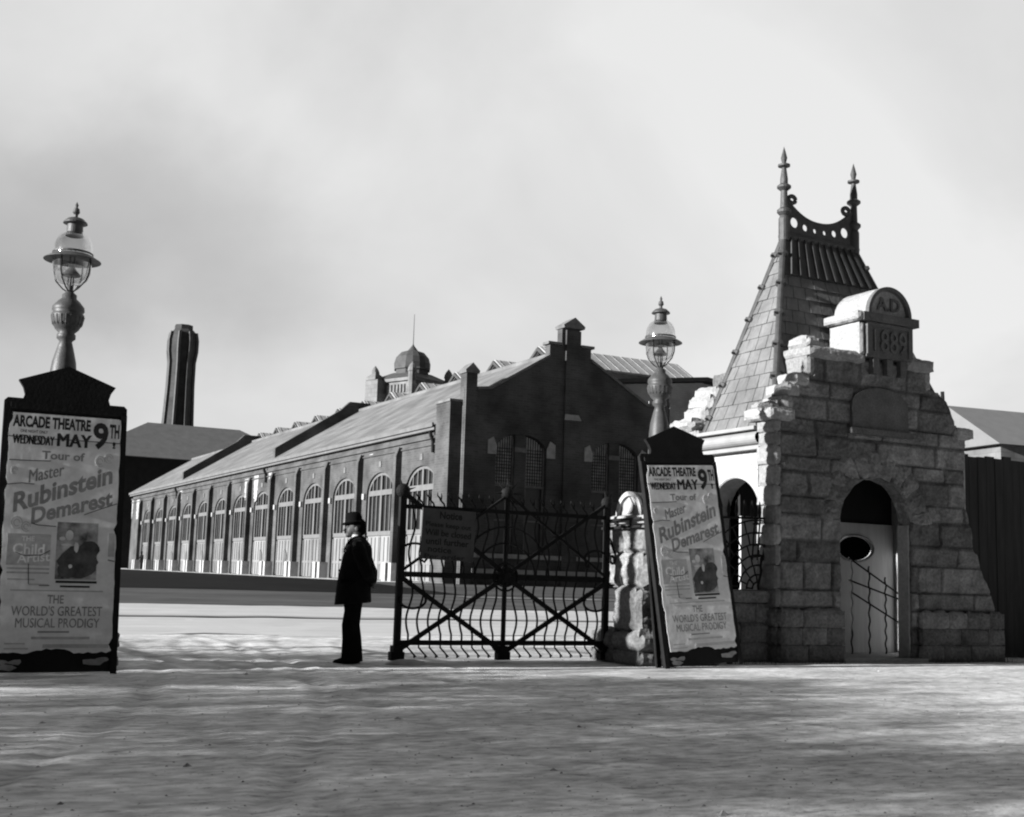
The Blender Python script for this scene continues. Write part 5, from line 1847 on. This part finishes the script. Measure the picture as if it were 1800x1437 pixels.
for s in (-1, 1):
    fx = .0 if s < 0 else -.02
    ring_loft(bm, [(fx - .01, s * .085, .045, .128, .09), (fx - .008, s * .085, .10, .124, .088), (fx + .002, s * .083, .30, .112, .085), (fx + .022, s * .082, .46, .105, .088), (fx + .005, s * .08, .62, .10, .092), (0, s * .075, .84, .12, .10)], 20)
remesh(bm, .011, 'trousers', 'trousers', man, 2)
bm = bmesh.new()
for s in (-1, 1):
    fx = .0 if s < 0 else -.03
    ring_loft(bm, [(fx + .06, s * .085, .0, .155, .045), (fx + .06, s * .085, .02, .158, .048), (fx + .05, s * .085, .045, .145, .046), (fx + .01, s * .085, .075, .10, .045), (fx - .02, s * .085, .11, .06, .045)], 18)
    mkobj('shoe', bm, 'hat', man, smooth=True); bm = bmesh.new()
bm.free()

# small far figure by the hall
fm = empty('person', (25.2, 127.5, ZG + .04), R(200), 'tiny dark distant figure standing against the far end of the brick hall', 'person')
bm = bmesh.new()
ring_loft(bm, [(0, -.1, 0, .09, .09), (0, -.1, .45, .09, .1), (0, -.06, .85, .13, .14)], 10)
ring_loft(bm, [(0, .1, 0, .09, .09), (0, .1, .45, .09, .1), (0, .06, .85, .13, .14)], 10)
ring_loft(bm, [(0, 0, .72, .18, .22), (0, 0, 1.1, .16, .2), (0, 0, 1.38, .14, .22), (0, 0, 1.48, .07, .09), (0.03, 0, 1.53, .06, .06)], 12)
tube(bm, [(0, .2, 1.4), (.1, .28, 1.1), (.35, .25, 1.0)], [.06, .05, .04], 8)
tube(bm, [(0, -.2, 1.4), (.1, -.28, 1.1), (.35, -.22, .95)], [.06, .05, .04], 8)
ball(bm, (.04, 0, 1.62), .11, 1, .85, 1.15)
remesh(bm, .03, 'body', 'black', fm, 1)
bm = bmesh.new()
lathe(bm, [(.11, 0), (.17, .01), (.17, .02), (.11, .02), (.10, .12), (0, .14)], .04, 0, 14, 1.66)
mkobj('hat', bm, 'hat', fm)

# ================================================================== RIGHT EDGE: fence, pole, bare tree, far house
fe = empty('board_fence', (17, 14.2, 0), 0, 'dark tarred board fence running off to the right of the gatehouse', 'fence')
bm = bmesh.new()
x = 14.95
rnd = random.Random(5)
while x < 27:
    box(bm, x, x + .19, 14.2 + rnd.uniform(-.008, .008), 14.24, 0, 3.28 + rnd.uniform(-.03, .04))
    x += .2
o = wobj('boards', bm, 'fence', fe)
bm = bmesh.new()
for z_ in (.5, 1.5, 2.5): box(bm, 14.95, 27, 14.25, 14.33, z_, z_ + .1)
wobj('rails', bm, 'fence', fe)
pl_ = empty('utility_pole', (24.6, 22.5, 0), 0, 'thin leaning dark pole with a diagonal brace behind the fence at the right edge', 'pole')
bm = bmesh.new()
tube(bm, [(0, 0, 0), (-.25, 0, 6.15)], [.09, .05], 8)
mkobj('pole_shaft', bm, 'iron', pl_)
bm = bmesh.new()
tube(bm, [(-.2, 0, 4.55), (-1.4, .2, 3.4)], .05, 6)
mkobj('brace', bm, 'iron', pl_)
fh = empty('distant_house', (84, 64, ZG), R(-8), 'pale hazy long roofed house in the distance right of the gatehouse', 'building')
bm = bmesh.new()
box(bm, -12, 22, -5, 5, 0, 11.0)
mkobj('wall', bm, 'towerstone', fh)
bm = bmesh.new()
slab(bm, [(-5.6, 10.9), (5.6, 10.9), (0, 14.3)], [], -12.6, 22.6, lambda u, v, w_: (w_, u, v))
mkobj('roof', bm, mat('pale_far_roof', .13, .8, .1, 1), fh)

# ---------------------------------------------------------------- trees
def tree(name, loc, h, crown_r, seed, label, leaves=0, group=None, lean=0.0, cat='tree', leafsize=.16, twigs=True):
    rnd = random.Random(seed)
    root = empty(name, loc, 0, label, cat, group)
    bm = bmesh.new()
    tips = []
    def grow(p, d, ln, r, lvl):
        n = 4
        pts = [p]; rad = [r]
        for k in range(n):
            d = (d + Vector((rnd.uniform(-.2, .2), rnd.uniform(-.2, .2), rnd.uniform(-.05, .16)))).normalized()
            p = p + d * ln / n
            pts.append(p.copy()); rad.append(r * (1 - .4 * (k + 1) / n))
        tube(bm, pts, rad, 5 if lvl else 8)
        if lvl >= (4 if twigs else 3) or r < .006:
            tips.append(p.copy()); return
        if lvl >= 2: tips.append(pts[2].copy())
        for k in range(rnd.choice((3, 3, 4))):
            a = rnd.uniform(0, 2 * PI); sp = rnd.uniform(.45, .95)
            s = d.orthogonal().normalized(); t = d.cross(s)
            nd = (d + (s * math.cos(a) + t * math.sin(a)) * sp).normalized()
            grow(pts[-1] if k < 2 else pts[-2], nd, ln * rnd.uniform(.58, .8), r * .55, lvl + 1)
    grow(Vector((0, 0, -.1)), Vector((lean, 0, 1)).normalized(), h * .34, h * .022, 0)
    mkobj('trunk', bm, 'bark', root)
    if leaves:
        bm = bmesh.new()
        for i in range(leaves):
            c = rnd.choice(tips) + Vector((rnd.gauss(0, .3), rnd.gauss(0, .3), rnd.gauss(0, .25)))
            s = leafsize * rnd.uniform(.6, 1.3)
            q = Matrix.Rotation(rnd.uniform(0, 6.3), 3, 'Z') @ Matrix.Rotation(rnd.uniform(-1.2, 1.2), 3, 'X')
            vs_ = [bm.verts.new(c + q @ Vector(v)) for v in ((-s, 0, 0), (0, -s * .45, 0), (s, 0, 0), (0, s * .45, 0))]
            bm.faces.new(vs_)
        mkobj('crown', bm, 'leaf', root)
    return root
tree('bare_tree', (22.2, 21.2, 0), 5.4, 2, 3, 'small bare tree showing fine twigs above the fence right of the gatehouse', 0)
# trees along the left of the forecourt, outside the frame, whose shadows streak the ground
tl = [(-6.5, 12.9, 4.2, 11, 1500), (-4.2, 10.2, 4.4, 12, 2200), (-9.0, 7.4, 6.2, 13, 1700), (-6.0, 6.0, 4.6, 14, 1500), (-3.6, 8.3, 3.4, 21, 1500), (-9.5, 14.7, 4.8, 22, 2000), (-15, 17.6, 5.6, 23, 1500), (-13.0, 9.6, 6.8, 15, 1500), (-12.0, 3.2, 6.5, 16, 1500), (-18, 6.5, 8.5, 17, 1800), (-5.0, 2.6, 4.5, 18, 1100)]
for k, (x, y, h, sd_, lf) in enumerate(tl):
    tree('shade_tree', (x, y, 0), h, 2, sd_, 'leafy tree beside the forecourt, left of the left gate pier', lf, 'trees left of the forecourt', leafsize=.10, twigs=False)

# ================================================================== LOOSE STONES AND LITTER ON THE GROUND
bm = bmesh.new()
rnd = random.Random(31)
for i in range(5200):
    y = 4.2 + 12.5 * rnd.random() ** 1.3; x = rnd.uniform(-.5, 14) * (y / 14.0 + .25)
    if y > 13 and x > 8.2: continue
    gy_ = max(court_z(x, y), .0)
    r_ = rnd.choice((.003, .004, .005, .008)) * rnd.uniform(.7, 1.4) * (2.6 if rnd.random() < .03 else 1)
    n = 5
    ring = [bm.verts.new((x + r_ * 1.4 * math.cos(2 * PI * k / n) * rnd.uniform(.7, 1.2), y + r_ * math.sin(2 * PI * k / n) * rnd.uniform(.7, 1.2), gy_ - .002)) for k in range(n)]
    tp = bm.verts.new((x + rnd.uniform(-.3, .3) * r_, y, gy_ + r_ * rnd.uniform(.4, .9)))
    for k in range(n): bm.faces.new((ring[k], ring[(k + 1) % n], tp))
o = mkobj('pebbles', bm, mat('pebble', 0.26, 1, .6, 6, spec=.05))
tag(o, 'small loose stones and grit scattered over the dirt forecourt', 'gravel', kind='stuff')

bm = bmesh.new()
rnd = random.Random(77)
for i in range(900):
    q = rnd.random()
    if q < .45: x, y = rnd.uniform(15.4, 26), 14.15 - abs(rnd.gauss(0, .10))
    elif q < .7: x, y = rnd.uniform(13.9, 15.6), 13.13 - abs(rnd.gauss(0, .05))
    elif q < .85: x, y = rnd.uniform(9.9, 12.2), 13.10 - abs(rnd.gauss(0, .06)) + (.25 if rnd.random() < .2 else 0)
    else: x, y = rnd.uniform(8.5, 9.8), 12.82 - abs(rnd.gauss(0, .05))
    h = rnd.uniform(.03, .11) * (1.5 if rnd.random() < .1 else 1); a = rnd.uniform(0, 6.3); l = rnd.uniform(.0, .06)
    b0 = bm.verts.new((x - .006, y, .0)); b1 = bm.verts.new((x + .006, y, .0)); t = bm.verts.new((x + l * math.cos(a), y + l * math.sin(a), h + .02))
    bm.faces.new((b0, b1, t))
tag(mkobj('weeds', bm, 'leaf'), 'thin weeds and grass blades growing along the foot of the walls and fence', 'weeds', kind='stuff')
